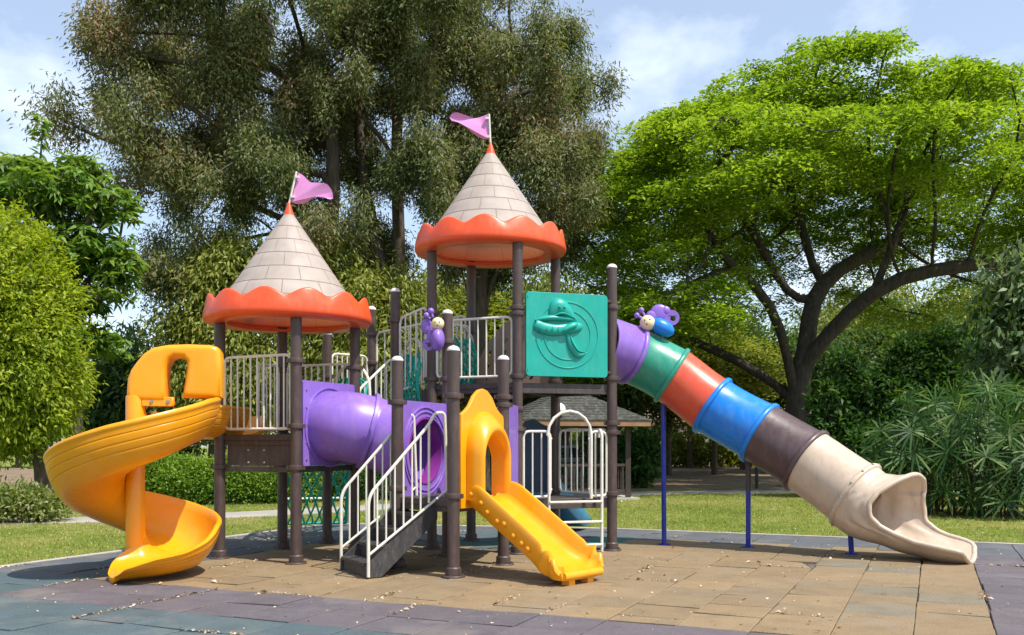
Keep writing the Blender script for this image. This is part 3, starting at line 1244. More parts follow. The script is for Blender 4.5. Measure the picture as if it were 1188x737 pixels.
def arched(a, b, z0, z1, h, nu=5, nv=4, sag=.0, label=None):
    """Inverted U of white tube with a rope net hung inside it."""
    def f(u, v):
        q = a.lerp(b, .06 + .88 * u)
        top = z1 + h * math.sin(PI * (.08 + .84 * u)) - .45 * (z1 - z0) * (1 - abs(2 * u - 1))
        q.z = top * (1 - v) + z0 * v
        return q + (b - a).normalized().cross(UP) * (.10 * math.sin(PI * v))
    pth = [a + UP * z0, a + UP * z1] + [a.lerp(b, .5 - .5 * math.cos(PI * t)) + UP * (z1 + h * math.sin(PI * t)) for t in (.2, .4, .6, .8)] + [b + UP * z1, b + UP * z0]
    net(f, nu, nv, .017, label=label, fr_path=[pth])


arched(pC.lerp(pE, .55) + W * .3, pE + W * .28 + U * .05, ZL + .05, ZL + .62, .38, label='arched white tube with teal netting behind the left tower')
arched(pL + V(.10, .12, 0), pF + V(-.12, .10, 0), ZL + .35, ZU + .32, .36, 5, 5, label='arched white tube with teal netting beside the bridge')
arched(pF.lerp(pH, .15) + U * .12, pF.lerp(pH, .85) + U * .12, ZU + .02, ZU + .66, .25, 5, 5, label='arched white tube with teal netting in the high tower')

# ---- tube slide in coloured rings
jp = [(694, 398, 13.62), (733, 412, 14.0), (780, 436, 14.0), (827, 471, 13.85), (882, 502.5, 13.55), (936, 535, 13.2), (993, 575, 12.75)]
J3 = [P(*j) for j in jp]
tube_names = [('purple', 'purple ring'), ('green', 'green ring'), ('red', 'orange red ring'), ('blue', 'bright blue ring'), ('brown_plastic', 'dark brown ring'), ('beige', 'beige ring')]
RT = .415
RJ = [.415, .415, .415, .42, .43, .445, .462]
# exit scoop
ex = [J3[-1], J3[-1] + (J3[-1] - J3[-2]) * .30, V(5.25, 12.33, .56), V(5.50, 12.15, .52), V(5.74, 11.98, .545)]
exp_ = smooth_path(ex, 12)
cum = [0]
for i in range(1, len(exp_)):
    cum.append(cum[-1] + (exp_[i] - exp_[i - 1]).length)
TOT = cum[-1]


def at_len(s):
    s = max(0, min(TOT, s))
    for i in range(1, len(cum)):
        if cum[i] >= s:
            k = (s - cum[i - 1]) / (cum[i] - cum[i - 1] + 1e-9)
            return exp_[i - 1].lerp(exp_[i], k), (exp_[i] - exp_[i - 1]).normalized()
    return exp_[-1], (exp_[-1] - exp_[-2]).normalized()


psi_tab = [(-180, .50), (-160, .44), (-140, .34), (-120, .25), (-100, .21), (-80, .24), (-66, .34), (-60, .46), (-57, .62), (-54, .80), (-51, .91), (-46, .975), (-30, 1.0), (30, 1.0), (46, .985), (54, .95), (60, .86), (68, .70), (80, .60), (110, .56), (150, .55), (180, .50)]
NPS, NT = 96, 30


def scoop(psi, s, rr):
    tm = interp(psi, psi_tab)
    t = s * tm
    c, d = at_len(t * TOT)
    sdv = d.cross(UP).normalized()
    upv = sdv.cross(d).normalized()
    a = math.radians(psi)
    rad = (rr + RJ[6] - RT) * (1 + .20 * max(0, (t - .35) / .65)) * (1 + .02 * math.sin(s * 16) * (1 if abs(psi) < 110 else .3))
    e = max(0, (s - .9) / .1) * (.5 if abs(psi) > 45 else .1)
    rad *= 1 + .06 * e
    if abs(psi) > 120:
        rad *= 1 + .10 * max(0, (t - .25) / .3)
    # psi = 0 at the bottom, negative on the near side (towards the viewer's right of travel)
    return c + sdv * (-math.sin(a) * rad) * (1 + .12 * max(0, t - .6)) - upv * math.cos(a) * rad


m = MB()
vs, fsx = [], []
nn = NPS + 1
for lay, rr in ((0, RT + .01), (1, RT - .025)):
    for i in range(NT + 1):
        for k in range(nn):
            vs.append(scoop(-180 + 360 * k / NPS, i / NT, rr))
off = (NT + 1) * nn
for i in range(NT):
    for k in range(NPS):
        a, b, c, d = i * nn + k, i * nn + k + 1, (i + 1) * nn + k + 1, (i + 1) * nn + k
        fsx.append((a, b, c, d))
        fsx.append((off + d, off + c, off + b, off + a))
for k in range(NPS):
    a, b = NT * nn + k, NT * nn + k + 1
    fsx.append((a, b, off + b, off + a))
m.add(vs, fsx)
lip = [(scoop(-180 + 360 * k / 96, 1, RT + .01) + scoop(-180 + 360 * k / 96, 1, RT - .025)) / 2 for k in range(96)]
m.tube(lip, .034, 9, closed=True)


def ring(m, i, r0=None, w=.05):
    r0 = RJ[i] if r0 is None else r0
    if i == 0:
        d = (J3[1] - J3[0])
    elif i == len(J3) - 1:
        d = J3[i] - J3[i - 1]
    else:
        d = J3[i + 1] - J3[i - 1]
    fm = d.normalized().to_track_quat('Z', 'Y').to_matrix().to_4x4()
    fm.translation = J3[i]
    m.lathe([(r0 - .01, -w), (r0 + .035, -w + .006), (r0 + .048, -w * .5), (r0 + .048, w * .2), (r0 + .035, w * .5), (r0 - .01, w * .6)], 44, fm)
    return fm


fm = ring(m, 6)
tube_slide = part(m, 'tube_slide', M['beige'], label='long covered tube slide of coloured rings ending in a beige scoop', angle=60)
for k in range(14):
    a = 2 * PI * k / 14
    m = MB()
    m.box(fm @ V((RJ[6] + .05) * math.cos(a), (RJ[6] + .05) * math.sin(a), -.01), (.022, .022, .022))
    part(m, 'bolt', M['steel'], tube_slide)
allp = smooth_path(J3, 8)
for i, (mk, lab) in enumerate(tube_names):
    seg = allp[i * 8:(i + 1) * 8 + 1]
    bulge = [RJ[i] + (RJ[i + 1] - RJ[i]) * j / 8 + .012 * abs(2 * j / 8 - 1) ** 2 for j in range(9)]
    m = MB()
    m.tube(seg, bulge, 44, caps=False)
    kk = len(m.v)
    m.tube(seg, [b - .02 for b in bulge], 44, caps=False)
    for base in (0, 8 * 44):
        for q in range(44):
            j = (q + 1) % 44
            m.f.append((base + q, base + j, kk + base + j, kk + base + q))
    # each ring carries a flange at one end, like the photo's overlapping bells
    if i in (0, 1, 2, 3, 4):
        if mk == 'blue':
            ring(m, 3, RJ[3] + .004)
            ring(m, 4)
        elif mk != 'red':
            ring(m, i + 1)
    sg_ = part(m, 'tube_section', M[mk], tube_slide, label=lab + ' of the tube slide', angle=50)
for (px, py, top, two) in ((770.5, 632, 1, False), (868, 635, 2, True), (988, 643, 3, False)):
    g = G(px, py)
    # height of the tube axis above this foot
    best = min(allp, key=lambda q: (V(q.x, q.y, 0) - g).length)
    zt_ = best.z - RT + .03
    m = MB()
    topq = V(best.x * .5 + g.x * .5, best.y * .6 + g.y * .4, zt_)
    m.tube([g, topq], .036, 12)
    m.lathe([(0, .012), (.09, .012), (.09, 0)], 16, Matrix.Translation(g))
    lg = part(m, 'slide_leg', M['legblue'], tube_slide)
    m = MB()
    m.beam(topq + V(-.14, 0, .0), topq + V(.14, 0, -.0), .08, .025)
    part(m, 'leg_bracket', M['iron'], lg)
    if two:
        m = MB()
        m.tube([g.lerp(topq, .6), topq], .040, 12)
        part(m, 'leg_sleeve', M['deck'], lg)


# ---- butterfly ornaments
def bug(head, hr, body, br, bang, lobes, antennae, bodymat, Yd, rod, lab, face):
    ms = Yd / FPX
    m = MB()
    bc = P(body[0], body[1], Yd)
    rot = Matrix.Rotation(bang, 4, 'Y')
    m.ball(bc, (br[0] * ms, br[1] * ms * 1.0, br[1] * ms), rot, 24, 14)
    o = part(m, 'butterfly_ornament', M[bodymat], label=lab, angle=80)
    hc = P(head[0], head[1], Yd) + V(0, -.02, 0)
    m = MB()
    m.ball(hc, hr * ms, None, 22, 14)
    ho = part(m, 'head', M['cream'], o, angle=80)
    m = MB()
    for (dx, dz) in face:
        d = V(dx, -.8, dz).normalized()
        m.ball(hc + d * hr * ms * .98, hr * ms * .11, None, 8, 6)
    part(m, 'eye', M['eye'], ho)
    m = MB()
    for (px, py, rx, ry, hole) in lobes:
        c = P(px, py, Yd + .10)
        if hole:
            for j in range(20):
                pass
            fm = frame(c, V(1, 0, 0), UP, V(0, -1, 0))
            m.prism(circ(0, 0, rx * ms, 24), -.03, .03, fm, [circ(.15 * rx * ms, -.1 * rx * ms, rx * ms * .36, 14)])
        else:
            m.ball(c, (rx * ms, .045, ry * ms), None, 20, 12)
    part(m, 'wing', M['purple'], o, bevel=.008)
    m = MB()
    for (px, py, qx, qy) in antennae:
        a, b = P(px, py, Yd + .03), P(qx, qy, Yd + .03)
        m.tube([a, b], .018, 8)
        m.ball(b, .042, None, 12, 8)
    part(m, 'antenna', M['purple'], o)
    m = MB()
    m.tube(rod, .012, 8)
    part(m, 'mounting_rod', M['steel'], o)


rt = P(768, 385, 13.85)
bug((751, 375), 9, (768, 380), (15.5, 9.5), math.radians(27), [(765, 364, 11, 11, False), (757, 367, 8, 7, False), (779, 369, 9, 9, True), (772, 361, 6, 6, False)],
    [(749, 368, 744, 360), (746, 370, 739, 366)], 'blue', 13.8, [rt, P(768, 406, 14.0)],
    'butterfly ornament with blue body and purple wings above the tube slide', [(-.45, .25), (.15, .3), (-.2, -.25)])
bg = P(512, 395, 12.5)
bug((508, 376), 7.5, (508, 394), (8, 13.5), math.radians(0), [(495, 379, 7, 9, False), (497, 400, 7, 8, True), (500, 390, 5, 9, False)],
    [(502, 368, 500, 361), (499, 370, 495, 366)], 'purple', 12.35, [P(508, 394, 12.35), P(516, 394, 12.70)],
    'butterfly ornament with purple body on the post by the stairs', [(.3, .15), (-.3, .15), (0, -.3)])

# ================================================================== ground
def sheet(name, poly, z, mat, kind='structure', th=None):
    m = MB()
    tris = tessellate_polygon([[Vector((x, y, 0)) for x, y in poly]])
    m.add([(x, y, z) for x, y in poly], [tuple(t) for t in tris])
    o = m.build(name, mat)
    for p in o.data.polygons:
        if p.normal.z < 0:
            p.flip()
    return tag(o, kind=kind)


def lawn_mat():
    m, nt, b = new_mat('lawn_turf')
    n1 = noise(nt, .35, 6, .65)
    n2 = noise(nt, 6, 8, .7)
    r1 = ramp(nt, [(.36, (.13, .19, .03)), (.5, (.19, .24, .045)), (.62, (.29, .27, .09)), (.75, (.34, .28, .14))])
    nt.links.new(n1.outputs['Fac'], r1.inputs['Fac'])
    r2 = ramp(nt, [(.3, (.55, .55, .5)), (.7, (1.1, 1.1, 1.0))])
    nt.links.new(n2.outputs['Fac'], r2.inputs['Fac'])
    mx = N(nt, 'ShaderNodeMix', data_type='RGBA', blend_type='MULTIPLY')
    mx.inputs['Factor'].default_value = 1
    nt.links.new(r1.outputs['Color'], mx.inputs['A'])
    nt.links.new(r2.outputs['Color'], mx.inputs['B'])
    nt.links.new(mx.outputs['Result'], b.inputs['Base Color'])
    b.inputs['Roughness'].default_value = .95
    b.inputs['Specular IOR Level'].default_value = .1
    n3 = noise(nt, 35, 6, .7)
    bp = N(nt, 'ShaderNodeBump')
    bp.inputs['Strength'].default_value = .7
    bp.inputs['Distance'].default_value = .04
    nt.links.new(n3.outputs['Fac'], bp.inputs['Height'])
    nt.links.new(bp.outputs['Normal'], b.inputs['Normal'])
    return m


M['lawn'] = lawn_mat()
M['litter'] = surf('leaf_litter_soil', (.20, .135, .075), .95, .5, 1.5, .6, 12, dust=(.10, .11, .03), dustamt=.6)
M['path'] = surf('path_concrete', (.36, .33, .29), .9, .18, .8, .3, 40, dust=(.22, .17, .11), dustamt=.4)
M['base'] = surf('gritty_base', (.075, .058, .045), .95, .3, 5, .5, 60, dust=(.34, .28, .21), dustamt=.8)

sheet('lawn', [(-300, -60), (300, -60), (300, 400), (-300, 400)], -.030, M['lawn'])
# brown litter under the far trees
sheet('leaf_litter_ground', [(1.5, 31), (10, 31.5), (40, 29), (60, 70), (-6, 75), (-3, 36)], -.026, M['litter'])
sheet('bare_soil', [(-40, 34), (-15, 30), (-10.5, 33), (-11, 60), (-50, 60)], -.026, M['litter'])
# path: from the left, behind the playground, towards the right rear
ctr = smooth_path([V(-60, 14.5, 0), V(-20, 17.6, 0), V(-10, 18.6, 0), V(-5.5, 20.6, 0), V(-1, 25.0, 0), V(4.5, 29.3, 0), V(10, 30.2, 0), V(20, 30.6, 0), V(60, 33, 0)], 10)
pl_, pr_ = [], []
for i, p in enumerate(ctr):
    t = (ctr[min(i + 1, len(ctr) - 1)] - ctr[max(i - 1, 0)]).normalized()
    nn_ = V(-t.y, t.x, 0)
    pl_.append(p + nn_ * .75)
    pr_.append(p - nn_ * .75)
m = MB()
k = len(ctr)
m.add([(p.x, p.y, -.012) for p in pl_] + [(p.x, p.y, -.012) for p in pr_], [(i, k + i, k + i + 1, i + 1) for i in range(k - 1)])
m.add([(p.x, p.y, -.04) for p in pr_] + [(p.x, p.y, -.012) for p in pr_], [(i, i + 1, k + i + 1, k + i) for i in range(k - 1)])
tag(m.build('path', M['path']), kind='structure')

# ---- rubber mats
TM = math.radians(24)
MU = V(math.cos(TM), -math.sin(TM), 0)
MW = V(math.sin(TM), math.cos(TM), 0)


def mat_mat():
    m, nt, b = new_mat('rubber_mat')
    at = N(nt, 'ShaderNodeAttribute', attribute_name='tone')
    n = noise(nt, 3.2, 9, .68)
    n2 = noise(nt, 70, 4, .7)
    r = ramp(nt, [(.3, (.80, .80, .81)), (.52, (1, 1, 1)), (.72, (1.10, 1.08, 1.04))])
    nt.links.new(n.outputs['Fac'], r.inputs['Fac'])
    r2 = ramp(nt, [(.3, (.60, .60, .60)), (.7, (1.28, 1.28, 1.28))])
    nt.links.new(n2.outputs['Fac'], r2.inputs['Fac'])
    mx = N(nt, 'ShaderNodeMix', data_type='RGBA', blend_type='MULTIPLY')
    mx.inputs['Factor'].default_value = 1
    nt.links.new(at.outputs['Color'], mx.inputs['A'])
    nt.links.new(r.outputs['Color'], mx.inputs['B'])
    my = N(nt, 'ShaderNodeMix', data_type='RGBA', blend_type='MULTIPLY')
    my.inputs['Factor'].default_value = 1
    nt.links.new(mx.outputs['Result'], my.inputs['A'])
    nt.links.new(r2.outputs['Color'], my.inputs['B'])
    # worn grey patches
    n4 = noise(nt, .9, 9, .72)
    r4 = ramp(nt, [(.52, (0, 0, 0)), (.70, (.5, .5, .5))])
    nt.links.new(n4.outputs['Fac'], r4.inputs['Fac'])
    mz = N(nt, 'ShaderNodeMix', data_type='RGBA')
    nt.links.new(r4.outputs['Color'], mz.inputs['Factor'])
    nt.links.new(my.outputs['Result'], mz.inputs['A'])
    mz.inputs['B'].default_value = (.235, .205, .17, 1)
    nt.links.new(mz.outputs['Result'], b.inputs['Base Color'])
    b.inputs['Roughness'].default_value = .75
    b.inputs['Specular IOR Level'].default_value = .35
    bp = N(nt, 'ShaderNodeBump')
    bp.inputs['Strength'].default_value = .35
    bp.inputs['Distance'].default_value = .006
    nt.links.new(n2.outputs['Fac'], bp.inputs['Height'])
    nt.links.new(bp.outputs['Normal'], b.inputs['Normal'])
    return m


M['mat'] = mat_mat()
AMIN, BMAX = -10.35, 15.95
TS = .60


def mat_edge(a):
    return min(BMAX, 14.85 + (a - AMIN) * .22)


def zone(a, b):
    yel, pur, blu, gry, tea = (.250, .178, .097), (.122, .104, .112), (.080, .112, .120), (.108, .115, .124), (.04, .15, .135)
    if b < 6.5:
        return blu if a < -3.2 else pur
    if b < 7.7:
        return pur if a > -8.5 else blu
    if a > .62:
        return pur if b < 14 else gry
    if a < -8.55:
        return gry if random.random() < .8 else blu
    if b > 14.3 or (a < -7.2 and b > 13.2):
        return gry
    if a < -6.6 and b > 12.0:
        return blu
    if b > 12.4 and a < -4.4:
        return tea if random.random() < .55 else blu
    if b < 12.6 and -1.2 < a < .6 and random.random() < .18:
        return (.20, .17, .115)
    return yel


vs, fs_, cols = [], [], []
rng = random.Random(5)
seams = []
tiles = []
ia = 0
a = AMIN
while a < 14:
    b = -4.3
    stag = (ia % 2 == 1)
    while b < BMAX:
        hgt = TS
        if stag and abs(b - 7.7) < .01:
            hgt = TS * .5
        tiles.append((a, b, hgt))
        b += hgt
    a += TS
    ia += 1
if True:
    for (a, b0, hgt) in tiles:
        w = TS
        ac, bc = a + w / 2, b0 + hgt / 2
        lim = mat_edge(ac)
        if b0 > lim - .05:
            continue
        b1 = min(b0 + hgt, lim)
        col = zone(ac, bc)
        jit = rng.uniform(.91, 1.08)
        warm = rng.uniform(-.03, .03)
        col = (col[0] * jit * (1 + warm), col[1] * jit, col[2] * jit * (1 - warm))
        g = rng.choice([.002, .002, .003, .004, .007, .012])
        if rng.random() < .12:
            g = .022
        x0, x1, y0, y1 = a + g, a + w - rng.choice([.002, .003, .006]), b0 + (rng.uniform(.022, .042) if rng.random() < .16 else rng.choice([.001, .002, .003, .005, .012])), b1 - rng.choice([.001, .002, .004])
        rot = rng.gauss(0, .004)
        zt_ = [rng.gauss(0, .0034) for _ in range(4)]
        if rng.random() < .16:
            e_ = rng.randrange(4)
            zt_[e_] += rng.uniform(.006, .016)
            zt_[(e_ + 1) % 4] += rng.uniform(.004, .012)
        cx_, cy_ = (x0 + x1) / 2, (y0 + y1) / 2
        q = []
        for (px, py) in ((x0, y0), (x1, y0), (x1, y1), (x0, y1)):
            dx, dy = px - cx_, py - cy_
            q.append((cx_ + dx - dy * rot, cy_ + dy + dx * rot))
        if (ia2 := rng.random()) < .018 and ac > -6 and bc > 8:
            q[2] = (q[2][0] - .16, q[2][1] - .12)
        kk = len(vs)
        ins = .006
        for (px, py) in q:
            p = MU * px + MW * py
            vs.append((p.x, p.y, -.030))
        for n_, (px, py) in enumerate(q):
            p = MU * px + MW * py
            vs.append((p.x, p.y, zt_[n_] - .005))
        for n_, (px, py) in enumerate(q):
            px2 = px + (cx_ - px) / abs(cx_ - px + 1e-9) * ins
            py2 = py + (cy_ - py) / abs(cy_ - py + 1e-9) * ins
            p = MU * px2 + MW * py2
            vs.append((p.x, p.y, zt_[n_]))
        for n_ in range(4):
            n2_ = (n_ + 1) % 4
            fs_.append((kk + n_, kk + n2_, kk + 4 + n2_, kk + 4 + n_))
            fs_.append((kk + 4 + n_, kk + 4 + n2_, kk + 8 + n2_, kk + 8 + n_))
        fs_.append((kk + 8, kk + 9, kk + 10, kk + 11))
        cols += [col] * 12
        seams.append((a, b0, w))
me = bpy.data.meshes.new('rubber_paving')
me.from_pydata(vs, [], fs_)
ca = me.color_attributes.new('tone', 'FLOAT_COLOR', 'POINT')
ca.data.foreach_set('color', np.array([(c[0], c[1], c[2], 1) for c in cols], dtype=np.float32).ravel())
me.materials.append(M['mat'])
ob = bpy.data.objects.new('rubber_paving', me)
COL.objects.link(ob)
tag(ob, kind='structure')
# base slab seen in the joints
cn = [(AMIN - .02, -4.2), (14.1, -4.2), (14.1, BMAX), (-5.3, BMAX), (AMIN - .02, mat_edge(AMIN))]
sheet('paving_base', [tuple((MU * a + MW * b)[:2]) for a, b in cn], -.0245, M['base'])
# kerb strip round the mats
m = MB()
ends = [MU * (AMIN - .06) + MW * -4, MU * (AMIN - .06) + MW * (mat_edge(AMIN) + .05), MU * -5.3 + MW * (BMAX + .06), MU * 14 + MW * (BMAX + .06)]
for i in range(3):
    m.beam(ends[i] - UP * .03, ends[i + 1] - UP * .03 + (ends[i + 1] - ends[i]).normalized() * (.04 if i < 2 else 0), .09, .085)
tag(m.build('kerb_strip', M['kerb'], bevel=.008), kind='structure')


# ================================================================== sky, sun, camera
w = bpy.data.worlds.new('World')
SC.world = w
w.use_nodes = True
nt = w.node_tree
bgn = nt.nodes['Background']
sky = N(nt, 'ShaderNodeTexSky', sky_type='NISHITA')
SUN = V(.54, -.40, 1.12).normalized()
EL = math.asin(SUN.z)
AZ = math.atan2(SUN.x, SUN.y)
sky.sun_disc = False
sky.sun_elevation = EL
sky.sun_rotation = AZ
sky.air_density = 1.0
sky.dust_density = 1.0
sky.ozone_density = 1.0
tc = N(nt, 'ShaderNodeTexCoord')
sep = N(nt, 'ShaderNodeSeparateXYZ')
nt.links.new(tc.outputs['Generated'], sep.inputs[0])
ad = N(nt, 'ShaderNodeMath', operation='ADD')
nt.links.new(sep.outputs['Z'], ad.inputs[0])
ad.inputs[1].default_value = .18
mxz = N(nt, 'ShaderNodeMath', operation='MAXIMUM')
nt.links.new(ad.outputs[0], mxz.inputs[0])
mxz.inputs[1].default_value = .05
dv_ = N(nt, 'ShaderNodeVectorMath', operation='DIVIDE')
nt.links.new(tc.outputs['Generated'], dv_.inputs[0])
cmb = N(nt, 'ShaderNodeCombineXYZ')
for i in range(3):
    nt.links.new(mxz.outputs[0], cmb.inputs[i])
nt.links.new(cmb.outputs[0], dv_.inputs[1])
mp = N(nt, 'ShaderNodeMapping')
mp.inputs['Location'].default_value = (3.35, 1.2, 0)
mp.inputs['Scale'].default_value = (1.15, .8, 1)
nt.links.new(dv_.outputs[0], mp.inputs['Vector'])
cn_ = noise(nt, 1.35, 8, .56, vec=mp.outputs['Vector'])
cr_ = ramp(nt, [(.555, (.20, .20, .20)), (.75, (.92, .92, .92))])
nt.links.new(cn_.outputs['Fac'], cr_.inputs['Fac'])
mxc = N(nt, 'ShaderNodeMix', data_type='RGBA')
nt.links.new(cr_.outputs['Color'], mxc.inputs['Factor'])
nt.links.new(sky.outputs[0], mxc.inputs['A'])
mxc.inputs['B'].default_value = (6.9, 7.5, 8.3, 1)
nt.links.new(mxc.outputs['Result'], bgn.inputs['Color'])
bgn.inputs['Strength'].default_value = .15

ld = bpy.data.lights.new('sun', 'SUN')
ld.energy = 4.6
ld.angle = math.radians(.55)
ld.color = (1, .955, .88)
lo = bpy.data.objects.new('sun', ld)
lo.rotation_euler = SUN.to_track_quat('Z', 'Y').to_euler()
lo.location = (20, -10, 40)
COL.objects.link(lo)

cd = bpy.data.cameras.new('camera')
co = bpy.data.objects.new('camera', cd)
COL.objects.link(co)
co.location = (0, 0, EYE)
co.rotation_euler = (math.radians(90), 0, 0)
cd.sensor_width = 36
cd.lens = FPX / 1188 * 36
cd.shift_y = (HOR - 368.5) / 1188
cd.clip_end = 2000
cd.clip_start = .05
SC.camera = co
SC.view_settings.view_transform = 'Standard'
SC.view_settings.look = 'None'
SC.view_settings.gamma = 1
SC.view_settings.use_curve_mapping = False
SC.view_settings.exposure = 0.42
SC.cycles.use_denoising = True
SC.cycles.max_bounces = 6
SC.cycles.transparent_max_bounces = 4

# ================================================================== vegetation
def np_mesh(name, verts, nper, mat, parent=None, origin=None):
    """verts (n*nper, 3): every nper vertices make one face."""
    base = Vector(parent['_o']) if parent is not None else Vector(origin or (0, 0, 0))
    v = verts.reshape(-1, 3).astype(np.float32) - np.array(base, dtype=np.float32)
    n = len(v) // nper
    me = bpy.data.meshes.new(name)
    me.vertices.add(len(v))
    me.vertices.foreach_set('co', v.ravel())
    me.loops.add(len(v))
    me.loops.foreach_set('vertex_index', np.arange(len(v), dtype=np.int32))
    me.polygons.add(n)
    me.polygons.foreach_set('loop_start', np.arange(0, len(v), nper, dtype=np.int32))
    me.update(calc_edges=True)
    me.materials.append(mat)
    o = bpy.data.objects.new(name, me)
    COL.objects.link(o)
    if parent is not None:
        o.parent = parent
    else:
        o.location = base
    o['_o'] = tuple(base)
    return o


def unit(a):
    return a / (np.linalg.norm(a, axis=-1, keepdims=True) + 1e-9)


def leaves(pos, axis, nrm, ln, wd, fold=.15, bend=.0):
    """Leaf blades as folded diamonds: (n,4,3)."""
    axis = unit(axis)
    side = unit(np.cross(axis, nrm))
    nrm = np.cross(side, axis)
    ln = ln[:, None]
    wd = wd[:, None]
    m = pos + axis * ln * .45 + nrm * fold * wd
    tip = pos + axis * ln - nrm * bend * ln
    return np.stack([pos, m + side * wd * .5, tip, m - side * wd * .5], axis=1)


def skeleton(base, trunk, att, step, kill, jitter=.12, iters=260, lift=0.0):
    """Space colonisation: limbs grow from the trunk polyline towards the sprays in att."""
    nodes, par = [], []
    for t in trunk:
        prev = -1
        if nodes and t[0] is None:
            d = [np.linalg.norm(np.array(n) - np.array(t[1])) for n in nodes]
            prev = int(np.argmin(d))
            t = t[1:]
        for p in t:
            nodes.append(np.array(p, float))
            par.append(prev)
            prev = len(nodes) - 1
    att = np.array(att, float)
    N_ = np.array(nodes)
    d = np.linalg.norm(att[:, None, :] - N_[None], axis=2)
    near, nd = d.argmin(1), d.min(1)
    alive = np.ones(len(att), bool)
    rg = np.random.default_rng(3)
    tips = np.full(len(att), -1)
    for it in range(iters):
        if not alive.any():
            break
        new = []
        for n in np.unique(near[alive]):
            a = att[alive & (near == n)]
            dr_ = unit(a - nodes[n]).mean(0)
            if np.linalg.norm(dr_) < 1e-3:
                dr_ = rg.normal(size=3)
            dr_ = dr_ / np.linalg.norm(dr_) + rg.normal(0, jitter, 3) + np.array([0, 0, lift])
            new.append((n, nodes[n] + step * dr_ / np.linalg.norm(dr_)))
        for n, p in new:
            nodes.append(p)
            par.append(n)
            k = len(nodes) - 1
            dd = np.linalg.norm(att - p, axis=1)
            b = alive & (dd < nd - 1e-6)
            near[b] = k
            nd[b] = dd[b]
        hit = alive & (nd < kill)
        alive &= ~hit
    return np.array(nodes), par


def limb_mesh(name, nodes, par, R, rmin, mat, parent, power=2.35, sides=7, flare=1.35, wob=.0):
    n = len(nodes)
    ch = [[] for _ in range(n)]
    for i, p in enumerate(par):
        if p >= 0:
            ch[p].append(i)
    cnt = np.ones(n)
    for i in range(n - 1, -1, -1):
        if par[i] >= 0 and par[i] < i:
            cnt[par[i]] += cnt[i]
    root = [i for i, p in enumerate(par) if p < 0][0]
    nodes = nodes.copy()
    for _ in range(3):      # soften the kinks
        nn2 = nodes.copy()
        for i in range(n):
            if par[i] >= 0 and ch[i]:
                c = max(ch[i], key=lambda q: cnt[q])
                nn2[i] = nodes[i] * .4 + (nodes[par[i]] + nodes[c]) * .3
        nodes = nn2
    # number of tips above each node drives the thickness
    tips = np.zeros(n)
    for i in range(n - 1, -1, -1):
        if not ch[i]:
            tips[i] = 1
        if par[i] >= 0:
            tips[par[i]] += tips[i]
    rad = np.maximum(rmin, R * (tips / tips[root]) ** (1 / power))
    m = MB()
    stack = [(root, None)]
    while stack:
        i, frm = stack.pop()
        path, rs = [], []
        if frm is not None:
            path.append(nodes[frm])
            rs.append(min(rad[frm], rad[i] * 1.15))
        while True:
            path.append(nodes[i])
            rs.append(rad[i])
            if not ch[i]:
                break
            c = sorted(ch[i], key=lambda q: -tips[q])
            for q in c[1:]:
                stack.append((q, i))
            i = c[0]
        if len(path) < 2:
            continue
        if frm is None:
            rs[0] *= flare
        rs[-1] *= .5
        m.tube(path, rs, sides if rs[0] > .05 else 4, caps=False)
    return m.build(name, mat, parent, angle=80)


def lobes_points(lobes, n, shell=.35, rg=None, flat=True):
    """Spray centres inside a set of lobes (x, y, z, rx, ry, rz), more of them near the surface."""
    rg = rg or RNG
    vol = np.array([l[3] * l[4] * l[5] for l in lobes]) ** (2 / 3)
    k = rg.choice(len(lobes), n, p=vol / vol.sum())
    L = np.array(lobes)[k]
    u = unit(rg.normal(size=(n, 3)))
    r = 1 - shell * rg.random(n) ** 1.5
    r *= 1 + .10 * rg.normal(size=n)
    p = L[:, :3] + u * r[:, None] * L[:, 3:6]
    return p


def bumpy(lobes, k, sc_, flat=1.0, core=True, up=.25):
    """Each lobe broken into k smaller masses sitting on its surface, so the outline and the light are uneven."""
    out = []
    for l in lobes:
        for _ in range(k):
            u = RNG.normal(size=3)
            u /= np.linalg.norm(u)
            u[2] = u[2] + up
            u /= np.linalg.norm(u)
            r = RNG.uniform(.55, .95)
            q = sc_ * RNG.uniform(.7, 1.25)
            rr = (l[3] + l[4] + l[5]) / 3 * q
            out.append((l[0] + u[0] * l[3] * r, l[1] + u[1] * l[4] * r, l[2] + u[2] * l[5] * r, rr, rr, rr * flat))
    return out


def clumps(cent, per, rad, rg=None):
    rg = rg or RNG
    n = len(cent)
    c = np.repeat(cent, per, axis=0)
    o = rg.normal(size=(n * per, 3)) * np.array(rad)
    return c + o, o


def px_lobe(px, py, rx, ry, Y, ryd=None):
    """Lobe measured on the photograph, placed at depth Y with real size."""
    p = P(px, py, Y)
    s = Y / FPX
    return (p.x, p.y, p.z, rx * s, (ryd if ryd is not None else rx * s * .8), ry * s)


